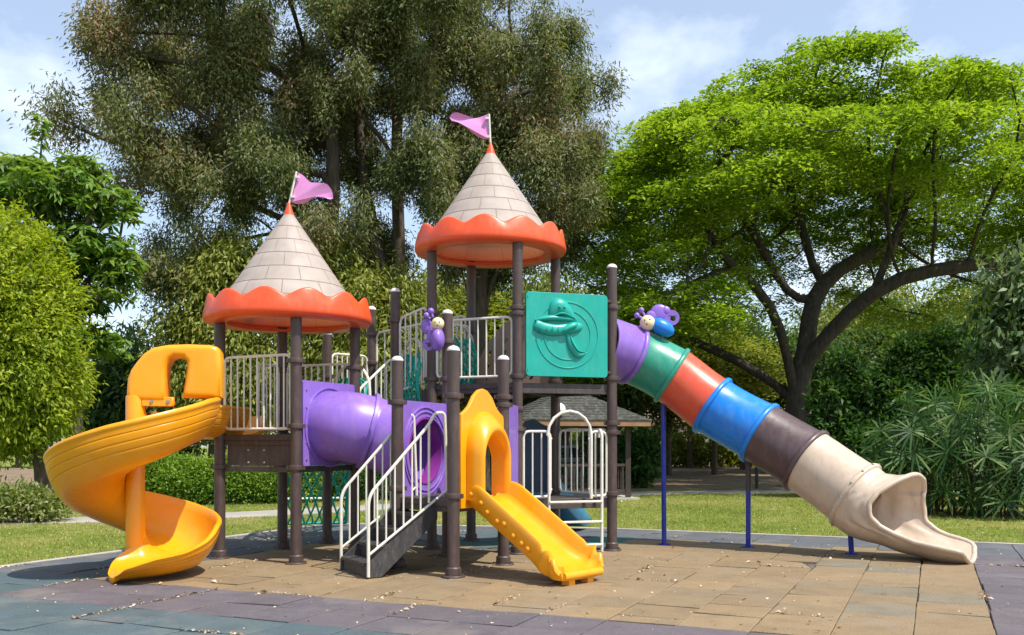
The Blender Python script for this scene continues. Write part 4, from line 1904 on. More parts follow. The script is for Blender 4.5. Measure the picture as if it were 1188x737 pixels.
GREENS = {
    'rain': [(.066, .130, .010), (.155, .265, .016), (.26, .385, .03), (.36, .47, .055)],
    'olive': [(.048, .080, .028), (.090, .132, .042), (.140, .172, .060), (.185, .198, .078), (.22, .205, .095), (.31, .17, .115)],
    'palmate': [(.045, .110, .018), (.10, .20, .03), (.19, .30, .06), (.32, .42, .15)],
    'round': [(.095, .155, .012), (.20, .285, .018), (.32, .39, .03), (.42, .46, .06)],
    'bushy': [(.105, .14, .022), (.19, .23, .034), (.29, .315, .06), (.37, .36, .10)],
    'hedge': [(.06, .13, .014), (.125, .235, .022), (.20, .32, .04), (.28, .38, .07)],
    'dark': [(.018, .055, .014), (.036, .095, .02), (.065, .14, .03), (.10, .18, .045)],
    'broad': [(.040, .085, .026), (.075, .14, .042), (.14, .21, .085), (.26, .31, .17)],
    'palm': [(.012, .042, .010), (.030, .085, .018), (.072, .150, .03), (.24, .31, .11)],
    'shrub': [(.08, .13, .025), (.15, .21, .045), (.25, .29, .10), (.38, .34, .20)],
    'far': [(.10, .145, .02), (.17, .215, .03), (.25, .28, .05), (.32, .32, .08)],
    'fard': [(.030, .070, .02), (.055, .115, .03), (.095, .16, .04), (.15, .20, .06)],
}
LM = {k: leaf_mat('leaf_' + k, v, transl={'olive': .34, 'rain': .45, 'round': .44, 'hedge': .42}.get(k, .38), nscale=.45 if k in ('rain', 'far', 'fard') else .3 if k == 'olive' else 1.1) for k, v in GREENS.items()}
BK = {
    'black': bark_mat('bark_dark', (.016, .012, .010), (.075, .058, .045), 3),
    'grey': bark_mat('bark_grey', (.05, .042, .035), (.16, .14, .115), 3),
    'brown': bark_mat('bark_brown', (.035, .026, .018), (.12, .09, .06), 3),
}


def rnd(n, a, b):
    return RNG.uniform(a, b, n)


def tree(name, base, label, cat, lobes, nspray, per, spray_r, leaf, mode, lm, bark, R, trunk, step, kill, shell=.5, group=None, extra=None, lift=0.0, jitter=.14, rmin=.012,
         inner=0.0, att_n=None):
    root = empty(name, base, label, cat, group)
    cent = lobes_points(lobes, nspray, shell)
    if extra is not None:
        cent = np.vstack([cent, extra])
    att = cent if att_n is None else cent[RNG.choice(len(cent), min(att_n, len(cent)), replace=False)]
    nodes, par = skeleton(base, trunk, att, step, kill, jitter, lift=lift)
    limb_mesh('trunk', nodes, par, R, rmin, BK[bark], root)
    cm = np.mean(np.array([l[:3] for l in lobes]), axis=0)
    if mode == 'flat':
        pos, off = clumps(cent, per, spray_r)
        n = len(pos)
        # sprays sit like trays, a little domed
        pos[:, 2] -= .35 * (off[:, 0] ** 2 + off[:, 1] ** 2) / (spray_r[0] + .01)
        ax = RNG.normal(size=(n, 3)) * np.array([1, 1, .32])
        nr = np.array([0, 0, 1]) + RNG.normal(size=(n, 3)) * .42
    elif mode == 'droop':
        pos, off = clumps(cent, per, spray_r)
        n = len(pos)
        ax = off * np.array([.7, .7, .0]) / spray_r[0] * .5 + RNG.normal(size=(n, 3)) * .42 + np.array([0, 0, -.6])
        nr = RNG.normal(size=(n, 3)) * .7 + unit(off * np.array([1, 1, .6])) * .8 + np.array([.25, -.25, .7])
    elif mode == 'whorl':
        c = np.repeat(cent, per, axis=0)
        n = len(c)
        a = np.tile(np.arange(per) / per * 2 * PI, len(cent)) + RNG.normal(size=n) * .2
        tilt = np.repeat(unit(RNG.normal(size=(len(cent), 3)) * np.array([.5, .5, .2]) + np.array([0, 0, 1])), per, axis=0)
        x = unit(np.cross(tilt, np.array([1.0, .1, 0])))
        y = np.cross(tilt, x)
        ax = x * np.cos(a)[:, None] + y * np.sin(a)[:, None] + np.array([0, 0, -.35]) + RNG.normal(size=(n, 3)) * .12
        nr = tilt
        pos = c + RNG.normal(size=(n, 3)) * .03
    else:
        pos, off = clumps(cent, per, spray_r)
        n = len(pos)
        out = unit(pos - cm)
        ax = out * .7 + RNG.normal(size=(n, 3)) * .7 + np.array([0, 0, -.25])
        nr = out * .6 + RNG.normal(size=(n, 3)) * .5 + np.array([0, 0, .7])
    ln = rnd(n, leaf[0] * .7, leaf[0] * 1.3)
    wd = rnd(n, leaf[1] * .7, leaf[1] * 1.25)
    v = leaves(pos, ax, nr, ln, wd, .18, .12)
    np_mesh('crown', v, 4, LM[lm], root)
    return root


# ---- spreading rain tree
YR = 34.0
rb = P(927, HOR, YR)
rb.z = -.03
RC = P(958, 300, YR)
RX, RYD, RZ = 9.0, 8.2, 5.6


def plates():
    """Tray-like foliage layers of an umbrella crown: most on the dome, some inside, few low in front."""
    out = []
    while len(out) < 370:
        u = RNG.normal(size=3)
        u /= np.linalg.norm(u)
        if u[2] < (-.38 if u[0] < -.4 else -.12):
            continue
        k = RNG.choice([1.0, .82, .6], p=[.60, .27, .13])
        if u[1] < -.1 and u[2] < .52 and RNG.random() < (.72 if u[0] > -.5 else .15):
            continue
        az = math.atan2(u[1], u[0])
        swell = 1 + .06 * math.sin(3 * az + 1.0) + .05 * math.sin(5 * az + u[2] * 4) + RNG.normal() * .025
        x = u[0] * RX * k * swell
        # two low domes with a saddle between them
        saddle = 1 + .05 * math.cos((x - 1.0) * .95 + PI) 
        edge = -.55 * max(0, abs(u[0]) - .6) * 3
        z = math.copysign(abs(u[2]) ** .58, u[2]) * RZ * k * swell * saddle + edge
        r = RNG.uniform(.85, 1.75) * (1.0 if k == 1 else .85)
        out.append((RC.x + x, RC.y + u[1] * RYD * k * swell, RC.z + z, r, u))
    return out


lob = []
rain_sprays = []
for (x, y, z, r, u) in plates():
    lob.append((x, y, z, r, r, .3))
    for _ in range(int(7 * r * r)):
        a_ = RNG.uniform(0, 2 * PI)
        q = r * math.sqrt(RNG.random())
        dx, dy_ = q * math.cos(a_), q * math.sin(a_)
        rain_sprays.append((x + dx, y + dy_, z - .10 * q * q - .28 * (dx * u[0] + dy_ * u[1]) + RNG.normal() * .05))
rain_sprays = np.array(rain_sprays)


def pt(px, py, dy=0):
    p = P(px, py, YR)
    return (p.x, p.y + dy, p.z)


rtrunk = [[tuple(rb), pt(926, 545), pt(922, 500), pt(921, 465), pt(925, 430), pt(936, 400), pt(941, 378)],
          [None, pt(925, 430), pt(948, 395, -.5), pt(975, 362, -1), pt(1000, 335, -1.4), pt(1012, 326, -1.6), pt(1050, 322, -2), pt(1090, 324, -2.4), pt(1125, 322, -2.6)],
          [None, pt(1000, 335, -1.4), pt(1022, 300, -1), pt(1040, 265, -.6), pt(1046, 225, -.2)],
          [None, pt(941, 378), pt(938, 350, .5), pt(950, 320, .9), pt(985, 300, 1.3), pt(1030, 285, 1.8)],
          [None, pt(938, 350, .5), pt(915, 345, .2), pt(898, 330, 0), pt(890, 300, -.2), pt(872, 262, 0), pt(858, 220, .4)],
          [None, pt(921, 465), pt(898, 432, .8), pt(868, 412, 1.2), pt(835, 396, 1.5), pt(805, 388, 1.8), pt(770, 370, 2.2)],
          [None, pt(921, 455), pt(905, 418, -.6), pt(900, 385, -1), pt(893, 350, -1.4), pt(865, 338, -1.7), pt(820, 318, -2.2)],
          [None, pt(950, 320, .9), pt(952, 280, 1.2), pt(945, 230, 1.6), pt(935, 190, 2)]]
tree('rain_tree', rb, 'huge spreading rain tree with dark forking limbs and a bright green umbrella crown', 'tree', lob, 10, 72, (.33, .33, .06), (.175, .078), 'flat', 'rain', 'black',
     
     .44, rtrunk, .45, .5, shell=.85, lift=.02, jitter=.12, rmin=.018, extra=rain_sprays, att_n=900)

# ---- tall olive-brown trees behind the playground
YO = 29.0
groups = [
    ('olive_tree', 330, [(300, 60, 95, 70), (215, 85, 75, 60), (155, 100, 48, 42), (160, 170, 75, 45), (118, 132, 34, 20), (250, 165, 85, 60), (330, 130, 70, 70), (205, 250, 65, 55), (300, 240, 70, 60), (140, 20, 16, 18), (180, 35, 30, 24), (330, -10, 80, 50), (240, 30, 60, 40), (230, 320, 50, 45)],
     [(365, 360), (385, 270), (398, 200), (392, 140)], 'tall olive brown tree with drooping foliage behind the lower cone roof', .24),
    ('olive_tree', 455, [(430, 30, 80, 60), (480, 90, 75, 65), (410, 110, 55, 60), (440, 170, 60, 60), (500, 180, 50, 60), (400, 220, 45, 50), (470, 255, 50, 50), (520, 20, 50, 45), (430, 300, 45, 35), (420, -40, 90, 40)],
     [(470, 330), (462, 250), (452, 175), (458, 110)], 'tall olive brown tree with two dark stems showing between the cone roofs', .26),
    ('olive_tree', 590, [(560, 60, 70, 55), (620, 110, 60, 55), (660, 170, 45, 50), (575, 150, 60, 60), (640, 230, 55, 55), (540, 230, 45, 50), (680, 240, 30, 40), (600, 10, 22, 26), (680, 90, 18, 24), (655, 120, 30, 26), (600, 290, 60, 40), (530, 300, 40, 40), (690, 75, 12, 14), (612, -5, 12, 14)],
     [(555, 330), (545, 250), (560, 180), (585, 110)], 'tall olive brown tree with drooping foliage behind the higher cone roof', .22)]
for gi, (nm, bx, sp, tr, lab, R) in enumerate(groups):
    Yg = YO + (gi - 1) * 1.0
    lob = []
    for (px, py, rx, ry) in sp:
        for dy in (((1.8,) if gi == 1 and 150 < py < 230 else (-1.8, 1.8)) if rx > 40 else (0,)):
            q = px_lobe(px, py, rx * .92, ry * .92, Yg + dy * .0, rx * Yg / FPX * .8)
            lob.append((q[0] + RNG.normal() * .3, q[1] + dy + RNG.normal() * .4, q[2] + RNG.normal() * .3, q[3], q[4], q[5]))
    b = P(tr[0][0] + 4, HOR, Yg)
    b.z = -.03
    trk = [[tuple(b)] + [tuple(P(x, y, Yg)) for x, y in tr]]
    if gi == 1:
        trk.append([None, tuple(P(tr[0][0], tr[0][1] + 80, Yg)), tuple(P(425, 280, Yg + .6)), tuple(P(408, 190, Yg + 1)), tuple(P(410, 120, Yg + 1))])
    lob = bumpy(lob, 6, .36, 1.15, up=.15)
    tree(nm, b, lab, 'tree', lob, 1220 if gi != 0 else 1480, 110, (.20, .20, .28), (.155, .043), 'droop', 'olive', 'brown', R, trk, .5, .6, shell=.7, group='tall olive brown trees behind the playground', jitter=.2, rmin=.018)

# ---- bright green tree with whorled leaves behind the round tree
Yp = 23.5
sp = [(60, 215, 70, 26), (105, 235, 55, 28), (20, 225, 45, 30), (110, 285, 50, 30), (130, 320, 35, 26), (60, 290, 60, 36), (90, 345, 50, 20), (150, 300, 18, 16), (30, 195, 35, 14), (95, 190, 30, 12), (118, 400, 34, 14), (105, 385, 24, 12)]
lob = []
for (px, py, rx, ry) in sp:
    q = px_lobe(px, py, rx, ry, Yp, rx * Yp / FPX)
    lob.append(q)
b = P(88, HOR, Yp)
b.z = -.03
ext = np.array([tuple(P(47, y, Yp)) for y in (135, 150, 165, 178)] + [tuple(P(48, y, Yp + .1)) for y in (142, 158)])
tree('palmate_tree', b, 'bright green tree with big whorled leaves and a thin upright shoot, above the rounded tree', 'tree', lob, 900, 9, (.1, .1, .1), (.33, .10), 'whorl', 'palmate', 'brown',
     .16, [[tuple(b), tuple(P(88, 450, Yp)), tuple(P(92, 380, Yp)), tuple(P(85, 320, Yp))]], .35, .4, shell=.75, extra=ext, jitter=.2)

# ---- rounded clipped tree at the left edge
Yt = 21.5
sp = [(-14, 395, 98, 122), (-14, 330, 76, 88), (6, 440, 80, 84), (-34, 420, 96, 100)]
lob = [px_lobe(px, py, rx, ry, Yt, rx * Yt / FPX) for px, py, rx, ry in sp]
b = P(52, HOR, Yt + .3)
b.z = -.03
tree('rounded_tree', b, 'dense rounded yellow green tree with a short dark trunk beside the spiral slide', 'tree', lob, 3800, 17, (.12, .12, .12), (.15, .055), 'out', 'round', 'brown',
     .15, [[tuple(b), tuple(P(52, 540, Yt + .3)), tuple(P(48, 500, Yt + .2)), tuple(P(25, 440, Yt))]], .4, .45, shell=.11, att_n=300)
b2 = P(6, HOR, Yt + .3)

# ---- light green bushy trees behind the lower roof
for (nm, Yb, sp, bx, lab, ns) in (
        ('bushy_tree', 26.6, [(236, 400, 48, 95), (262, 335, 42, 55), (205, 420, 30, 60), (285, 310, 30, 32), (300, 420, 50, 70), (250, 455, 60, 50)], 245, 'light green bushy tree between the spiral slide and the lower cone roof', 560),
        ('bushy_tree', 27.2, [(400, 380, 62, 75), (350, 330, 40, 40), (440, 345, 45, 40), (470, 400, 38, 60), (380, 310, 36, 28), (420, 430, 70, 60)], 410, 'light green bushy tree behind the railings between the two towers', 600)):
    lob = [px_lobe(px, py, rx, ry, Yb, rx * Yb / FPX * .9) for px, py, rx, ry in sp]
    b = P(bx, HOR, Yb)
    b.z = -.03
    tree(nm, b, lab, 'tree', lob, ns, 60, (.26, .26, .22), (.20, .06), 'droop', 'bushy', 'brown', .11,
         [[tuple(b), tuple(P(bx, 500, Yb)), tuple(P(bx + 4, 450, Yb))]], .35, .4, shell=.6, group='light green bushy trees', jitter=.2)

# ---- dark trees filling the gap on the left
Yd = 34
lob = [px_lobe(px, py, rx, ry, Yd, rx * Yd / FPX) for px, py, rx, ry in [(150, 440, 48, 50), (125, 470, 40, 50), (185, 470, 45, 55), (215, 440, 36, 40), (165, 500, 60, 30)]]
b = P(160, HOR, Yd)
b.z = -.03
tree('dark_tree', b, 'dark bluish green tree behind the spiral slide hood', 'tree', lob, 420, 42, (.42, .42, .35), (.30, .10), 'out', 'fard', 'brown', .15, [[tuple(b), tuple(P(160, 490, Yd))]], .5, .6, shell=.7)


# ---- hedges and shrubs
def shrub(name, base, label, cat, lobes, n, leaf, lm, group=None, mode='out', spread=.05, stems=6):
    root = empty(name, base, label, cat, group)
    if name != 'hedge':
        lobes = list(lobes) + bumpy(lobes, 6, .42, .9, up=.25)
    pos = lobes_points(lobes, n, .30)
    pos = pos[pos[:, 2] > .02]
    pos[:, 2] = np.maximum(pos[:, 2], .02)
    L = np.array(lobes)
    cm = L[np.argmin(np.linalg.norm(pos[:, None, :] - L[None, :, :3], axis=2), axis=1), :3]
    out = unit(pos - cm)
    k = len(pos)
    if mode == 'out':
        ax = out * .8 + RNG.normal(size=(k, 3)) * .6 + np.array([0, 0, .15])
        nr = out * .5 + RNG.normal(size=(k, 3)) * .5 + np.array([0, 0, .8])
    else:
        ax = out * .4 + RNG.normal(size=(k, 3)) * .4 + np.array([0, 0, -.8])
        nr = out + RNG.normal(size=(k, 3)) * .4
    v = leaves(pos + RNG.normal(size=(k, 3)) * spread, ax, nr, rnd(k, leaf[0] * .7, leaf[0] * 1.3), rnd(k, leaf[1] * .7, leaf[1] * 1.3), .2, .1)
    np_mesh('foliage', v, 4, LM[lm], root)
    for q in range(stems):
        l = lobes[q % len(lobes)]
        a = V(l[0] + RNG.normal() * l[3] * .25, l[1] + RNG.normal() * l[4] * .25, -.03)
        e = V(l[0] + RNG.normal() * l[3] * .5, l[1] + RNG.normal() * l[4] * .5, l[2] + l[5] * .5)
        m = MB()
        m.tube([a, a.lerp(e, .5) + V(RNG.normal() * .05, RNG.normal() * .05, 0), e], [.03, .022, .01], 5, caps=False)
        m.build('stem', BK['brown'], root)
    return root


def row_lobes(x0, x1, Y, dy, zc, rx, ry, rz, n):
    return [(x0 + (x1 - x0) * (i + .5) / n + RNG.normal() * .05, Y + dy * (i + .5) / n, zc + RNG.normal() * .03, rx, ry, rz) for i in range(n)]


Yh = 24.0
s = Yh / FPX
shrub('hedge', (-8.6, Yh + .3, -.03), 'loose bright green shrub at the left end of the clipped hedge', 'shrub', row_lobes((160 - CX) * s, (212 - CX) * s, Yh + .3, .3, .52, .50, .6, .62, 4), 7000, (.13, .05), 'hedge')
shrub('hedge', (-6.8, Yh, -.03), 'long rounded clipped hedge behind the left tower', 'hedge', row_lobes((208 - CX) * s, (345 - CX) * s, Yh, .9, .50, .72, .75, .66, 7), 22000, (.09, .045), 'hedge', stems=14)
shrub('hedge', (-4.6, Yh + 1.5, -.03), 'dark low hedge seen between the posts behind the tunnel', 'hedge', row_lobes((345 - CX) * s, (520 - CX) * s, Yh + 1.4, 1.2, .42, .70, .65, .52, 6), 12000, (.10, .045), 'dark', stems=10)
Yl = 18.4
s = Yl / FPX
shrub('low_shrub', ((28 - CX) * s, Yl, -.03), 'low pale leaved shrub at the left edge of the lawn', 'shrub',
      [((18 - CX) * s, Yl, .30, .72, .55, .42), ((48 - CX) * s, Yl + .1, .26, .55, .5, .36), ((-25 - CX) * s, Yl, .32, .7, .6, .42), ((-70 - CX) * s, Yl + .2, .32, .7, .6, .42)], 6500, (.12, .045), 'shrub', stems=10)

# dark shrub mass under the right side of the rain tree, leafy tree at the right edge
Ys = 27
s = Ys / FPX
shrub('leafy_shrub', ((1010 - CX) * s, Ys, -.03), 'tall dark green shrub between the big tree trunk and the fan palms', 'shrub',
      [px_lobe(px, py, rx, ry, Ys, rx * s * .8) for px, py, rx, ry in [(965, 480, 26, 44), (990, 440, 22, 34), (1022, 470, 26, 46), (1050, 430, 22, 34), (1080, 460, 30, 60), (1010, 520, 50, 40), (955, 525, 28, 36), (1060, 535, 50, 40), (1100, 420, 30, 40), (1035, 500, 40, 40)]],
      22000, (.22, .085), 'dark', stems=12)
Yw = 23.0
s = Yw / FPX
lob = [px_lobe(px, py, rx, ry, Yw, rx * s) for px, py, rx, ry in [(1185, 330, 48, 48), (1170, 390, 44, 50), (1205, 420, 50, 60), (1165, 450, 30, 36), (1215, 340, 50, 60), (1195, 480, 40, 40), (1240, 400, 50, 80)]]
b = P(1222, HOR, Yw)
b.z = -.03
tree('broadleaf_tree', b, 'grey green tree with large hanging leaves at the right edge above the fan palms', 'tree', lob, 520, 16, (.15, .15, .18), (.24, .095), 'droop', 'broad', 'brown', .12,
     [[tuple(b), tuple(P(1222, 480, Yw)), tuple(P(1215, 400, Yw))]], .3, .35, shell=.7)


# ---- fan palms (clump of slender stems with fan leaves)
def fan_palm(cx, cy, rw, h, n, label):
    root = empty('fan_palm', (cx, cy, -.03), label, 'palm', 'fan palms at the right edge')
    m = MB()
    L, A, Nn, ln, wd = [], [], [], [], []
    for i in range(n):
        th = RNG.uniform(0, 2 * PI)
        r = rw * math.sqrt(RNG.random())
        a = V(cx + r * math.cos(th), cy + r * math.sin(th) * .8, -.03)
        z = h * RNG.uniform(.06, 1.0) * (1 - .35 * (r / rw) ** 2)
        lean = V(math.cos(th), math.sin(th), 0) * (.25 * r)
        t = a + lean + UP * z
        if i % 3 == 0:
            m.tube([a, a.lerp(t, .5), t], [.018, .016, .012], 5, caps=False)
        nf = V(math.cos(th) + RNG.normal() * .5, math.sin(th) + RNG.normal() * .5 - .35, RNG.uniform(.1, .9)).normalized()
        pet = t + (nf + UP * .4) * RNG.uniform(.2, .45)
        m.tube([t, t.lerp(pet, .5) + UP * .03, pet], [.007, .006, .005], 4, caps=False)
        nl_ = int(RNG.integers(11, 15))
        sx = nf.cross(UP).normalized()
        ux = sx.cross(nf).normalized()
        size = RNG.uniform(.44, .60)
        roll = RNG.normal() * .5
        for j in range(nl_):
            w_ = math.radians(-140 + 280 * j / (nl_ - 1)) + RNG.normal() * .05 + roll
            dd = ux * math.cos(w_) + sx * math.sin(w_) + nf * .30 - UP * .22
            L.append(pet)
            A.append(dd)
            Nn.append(nf + V(RNG.normal() * .15, RNG.normal() * .15, RNG.normal() * .15 + .3))
            ln.append(size * RNG.uniform(.85, 1.1))
            wd.append(RNG.uniform(.034, .048))
    Lp, Ax = np.array(L), unit(np.array(A))
    sd_ = unit(np.cross(Ax, np.array(Nn)))
    l_, w2 = np.array(ln)[:, None], np.array(wd)[:, None]
    dz = np.array([0, 0, -1.0])
    mid_, far_, tip_ = Lp + Ax * l_ * .30, Lp + Ax * l_ * .82 + dz * l_ * .10, Lp + Ax * l_ * .97 + dz * l_ * .19
    v = np.stack([Lp, mid_ + sd_ * w2 * .5, far_ + sd_ * w2 * .42, tip_, far_ - sd_ * w2 * .42, mid_ - sd_ * w2 * .5], axis=1)
    np_mesh('fronds', v, 6, LM['palm'], root)
    m.build('stems', BK['brown'], root)
    return root


Yf = 20.6
s = Yf / FPX
fan_palm((1085 - CX) * s, Yf + .1, 1.0, 2.5, 110, 'bushy fan palm clump nearest the beige scoop of the tube slide')
fan_palm((1150 - CX) * s, Yf - .5, 1.15, 2.65, 150, 'dense fan palm clump under the grey green broadleaf tree')
fan_palm((1225 - CX) * s, Yf - .9, 1.1, 2.3, 80, 'fan palm clump cut off by the right edge of the view')


# ---- grove beyond the lawn: a few kinds, copied
def grove_proto(kind, H_, W_, label, lm, mode, leaf, bare):
    b = Vector((0, 0, 0))
    lobs = []
    for q in range(7):
        a = RNG.uniform(0, 2 * PI)
        r = W_ * RNG.uniform(.1, .55)
        lobs.append((r * math.cos(a), r * math.sin(a), H_ * RNG.uniform(bare + .12, .86), W_ * .5, W_ * .5, H_ * .15))
    return tree('grove_tree', b, label, 'tree', lobs, 330, 40, (.5, .5, .34), leaf, mode, lm, 'brown', .15,
                [[(0, 0, -.05), (.05, 0, H_ * .2), (.0, .1, H_ * .42)]], .6, .7, shell=.8, group='trees of the grove beyond the lawn', rmin=.02)


protos = [grove_proto(0, 9.5, 4.2, 'slender grove tree beyond the lawn, yellowish and loose', 'far', 'flat', (.34, .16), .34),
          grove_proto(1, 8.5, 4.0, 'slender grove tree beyond the lawn, dark and dense', 'fard', 'out', (.32, .13), .26),
          grove_proto(2, 11.0, 5.0, 'tall grove tree beyond the lawn, light green', 'far', 'droop', (.36, .11), .30)]


def copy_thing(o, loc, rz, sc_, label):
    c = o.copy()
    COL.objects.link(c)
    c.location = loc
    c.rotation_euler = (0, 0, rz)
    c.scale = (sc_, sc_, sc_)
    c['label'] = label
    for ch in o.children:
        d = ch.copy()
        COL.objects.link(d)
        d.parent = c
    return c


spots = [(705, 44, 1, 1.0), (742, 52, 0, 1.0), (776, 46, 0, .8), (800, 60, 2, 1.0), (829, 47, 0, .85), (862, 56, 1, .9), (893, 50, 1, 1.0), (948, 52, 2, .85), (985, 47, 1, .9), (1030, 54, 2, 1.0),
         (1075, 48, 1, 1.0), (1120, 55, 2, 1.05), (1165, 50, 1, 1.1), (660, 58, 2, .8), (612, 44, 1, 1.05), (570, 42, 0, .95), (655, 47, 2, .95), (528, 45, 1, 1.0), (485, 43, 2, .9), (440, 50, 1, .7), (340, 54, 1, .8), (290, 48, 0, .6), (95, 62, 1, .75), (20, 60, 1, .7), (230, 60, 1, .9), (1215, 58, 2, 1.1)]
for i, (px, Y, k, sc_) in enumerate(spots):
    loc = P(px, HOR, Y)
    loc.z = -.03
    pr0 = protos[k]
    if not pr0.get('used'):
        pr0['used'] = 1
        pr0.location = loc
        pr0.scale = (sc_,) * 3
        pr0.rotation_euler = (0, 0, 1.0)
    else:
        copy_thing(pr0, loc, i * 1.7, sc_, pr0['label'])
for p_ in protos:
    del p_['used']

def understory(px, Y, w_, h_, lm, lab, n=5000, leaf=(.26, .10)):
    c = P(px, HOR, Y)
    shrub('understory_shrub', (c.x, Y, -.03), lab, 'shrub', [(c.x + w_ * q, Y + RNG.normal() * .3, h_ * .45, w_ * .42, .8, h_ * (.5 + .12 * RNG.normal())) for q in (-.7, -.25, .2, .65)], n, leaf, lm, 'shrubs under the far grove', stems=8)


understory(722, 33, 1.1, 2.1, 'dark', 'dark leafy shrub just right of the pavilion', 7000)
understory(590, 35, 1.8, 1.7, 'dark', 'dark leafy shrub just left of the pavilion', 7000)
for (px, Y, w_, h_, lm) in ((775, 62, 2.2, 2.3, 'far'), (815, 64, 2.0, 1.5, 'fard'), (850, 61, 2.4, 2.2, 'far'), (890, 63, 2.2, 2.6, 'fard'), (735, 60, 2.4, 2.8, 'fard'), (935, 58, 2.5, 2.8, 'far'), (690, 63, 2.6, 2.4, 'far'), (640, 62, 2.6, 2.2, 'fard')):
    understory(px, Y, w_, h_, lm, 'loose shrub among the far grove trunks, ' + ('yellowish green' if lm == 'far' else 'dark green'), 2200, (.34, .16))

# ---- grass blades on the lawn near the mats
def grass():
    n = 120000
    x = RNG.uniform(-13, 15, n)
    y = RNG.uniform(8, 29, n)
    # ragged fringe along the kerb
    fa = RNG.uniform(AMIN, 12, 9000)
    fb = np.minimum(BMAX, 14.85 + (fa - AMIN) * .22) + .15 + np.abs(RNG.normal(size=9000)) * .10 * (1 + np.sin(fa * 3))
    la = AMIN - .11 - np.abs(RNG.normal(size=6000)) * .10
    lb_ = RNG.uniform(5, 14.9, 6000)
    ea, eb = np.concatenate([fa, la]), np.concatenate([fb, lb_])
    x = np.concatenate([x, ea * math.cos(TM) + eb * math.sin(TM)])
    y = np.concatenate([y, -ea * math.sin(TM) + eb * math.cos(TM)])
    n = len(x)
    a = x * math.cos(TM) - y * math.sin(TM)
    b = x * math.sin(TM) + y * math.cos(TM)
    edge = np.minimum(BMAX, 14.85 + (a - AMIN) * .22)
    keep = (a < AMIN - .10) | (b > edge + .14)
    pth = np.array([(p.x, p.y) for p in ctr])
    for (px, py) in ():
        pass
    d = np.full(n, 1e9)
    for i in range(len(pth) - 1):
        s0, s1 = pth[i], pth[i + 1]
        t = np.clip(((x - s0[0]) * (s1 - s0)[0] + (y - s0[1]) * (s1 - s0)[1]) / max(1e-9, ((s1 - s0) ** 2).sum()), 0, 1)
        d = np.minimum(d, np.hypot(x - s0[0] - t * (s1 - s0)[0], y - s0[1] - t * (s1 - s0)[1]))
    keep &= d > .8
    x, y = x[keep], y[keep]
    k = len(x)
    pos = np.stack([x, y, np.full(k, -.032)], 1)
    ax = np.stack([RNG.normal(size=k) * .5, RNG.normal(size=k) * .5, np.ones(k)], 1)
    nr = np.stack([RNG.normal(size=k), RNG.normal(size=k), np.full(k, .3)], 1)
    v = leaves(pos, ax, nr, rnd(k, .025, .065), rnd(k, .008, .02), .1, .2)
    o = np_mesh('grass', v, 4, LM_GRASS)
    tag(o, 'short sunlit grass of the lawn around the rubber mats', 'grass', kind='stuff')


LM_GRASS = leaf_mat('leaf_grass', [(.22, .25, .05), (.31, .325, .08), (.39, .37, .13), (.46, .40, .21)], .3, .35)
grass()

# ---- fallen leaves and crumbs on mats and lawn
def litter():
    P_, n = [], 0
    rg = random.Random(21)
    pts = []
    vis = [q for q in seams if 5.8 < q[1] < 15 and 7.2 < (MU * q[0] + MW * q[1]).y < 17 and abs((MU * q[0] + MW * q[1]).x) < 9]
    for _ in range(62):
        a, b, w_ = rg.choice(vis)
        deep = rg.random() < .7
        for _ in range(rg.randrange(8, 46)):
            if deep:
                q = (a + rg.gauss(.0, .014), b + TS * rg.random())
            else:
                q = (a + rg.uniform(0, w_), b + rg.gauss(0, .014))
            p = MU * q[0] + MW * q[1]
            pts.append((p.x, p.y, .003))
    for _ in range(650):
        a, b, w_ = rg.choice(vis)
        p = MU * (a + rg.uniform(0, w_)) + MW * (b + rg.uniform(0, TS))
        pts.append((p.x, p.y, .004))
    for _ in range(900):
        x, y = rg.uniform(-12, 14), rg.uniform(10, 26)
        a = x * math.cos(TM) - y * math.sin(TM)
        b = x * math.sin(TM) + y * math.cos(TM)
        if a < AMIN - .1 or b > mat_edge(a) + .1:
            pts.append((x, y, .0))
    pts = np.array(pts)
    k = len(pts)
    ax = np.stack([RNG.normal(size=k), RNG.normal(size=k), RNG.normal(size=k) * .25], 1)
    nr = np.stack([RNG.normal(size=k) * .35, RNG.normal(size=k) * .35, np.ones(k)], 1)
    big = RNG.random(k) < .10
    ln = np.where(big, rnd(k, .05, .095), rnd(k, .018, .045))
    v = leaves(pts + np.array([0, 0, .006]), ax, nr, ln, ln * rnd(k, .4, .75), .25, .15)
    o = np_mesh('fallen_leaves', v, 4, leaf_mat('leaf_fallen', [(.14, .07, .035), (.36, .25, .16), (.56, .46, .34), (.66, .58, .47)], .1, 2.0, .8))
    tag(o, 'dry fallen leaves and pale crumbs scattered over mats and grass', 'leaf litter', kind='stuff')


litter()

# ================================================================== things beyond the lawn
# pavilion with a mossy shingle roof
pc = P(657, HOR, 27)
pc.z = -.03
pav = empty('pavilion', pc, 'small open pavilion with a mossy grey shingle roof and dark balustrade behind the arched ladder', 'pavilion')
R4 = Matrix.Translation(pc) @ Matrix.Rotation(math.radians(14), 4, 'Z')
m = MB()
half, ez, az_ = 1.85, 2.15, 3.15
nc = 13
for i in range(nc):
    t0, t1 = i / nc, (i + 1) / nc
    h0, h1 = half * (1 - t0), half * (1 - t1)
    z0, z1 = ez + (az_ - ez) * t0, ez + (az_ - ez) * t1
    vs = []
    for (h, z) in ((h0, z0), (h0, z0 + .03), (h1, z1 + .015)):
        vs += [R4 @ V(-h, -h, z), R4 @ V(h, -h, z), R4 @ V(h, h, z), R4 @ V(-h, h, z)]
    fs_ = []
    for l in (0, 4):
        for q in range(4):
            fs_.append((l + q, l + (q + 1) % 4, l + 4 + (q + 1) % 4, l + 4 + q))
    m.add(vs, fs_)
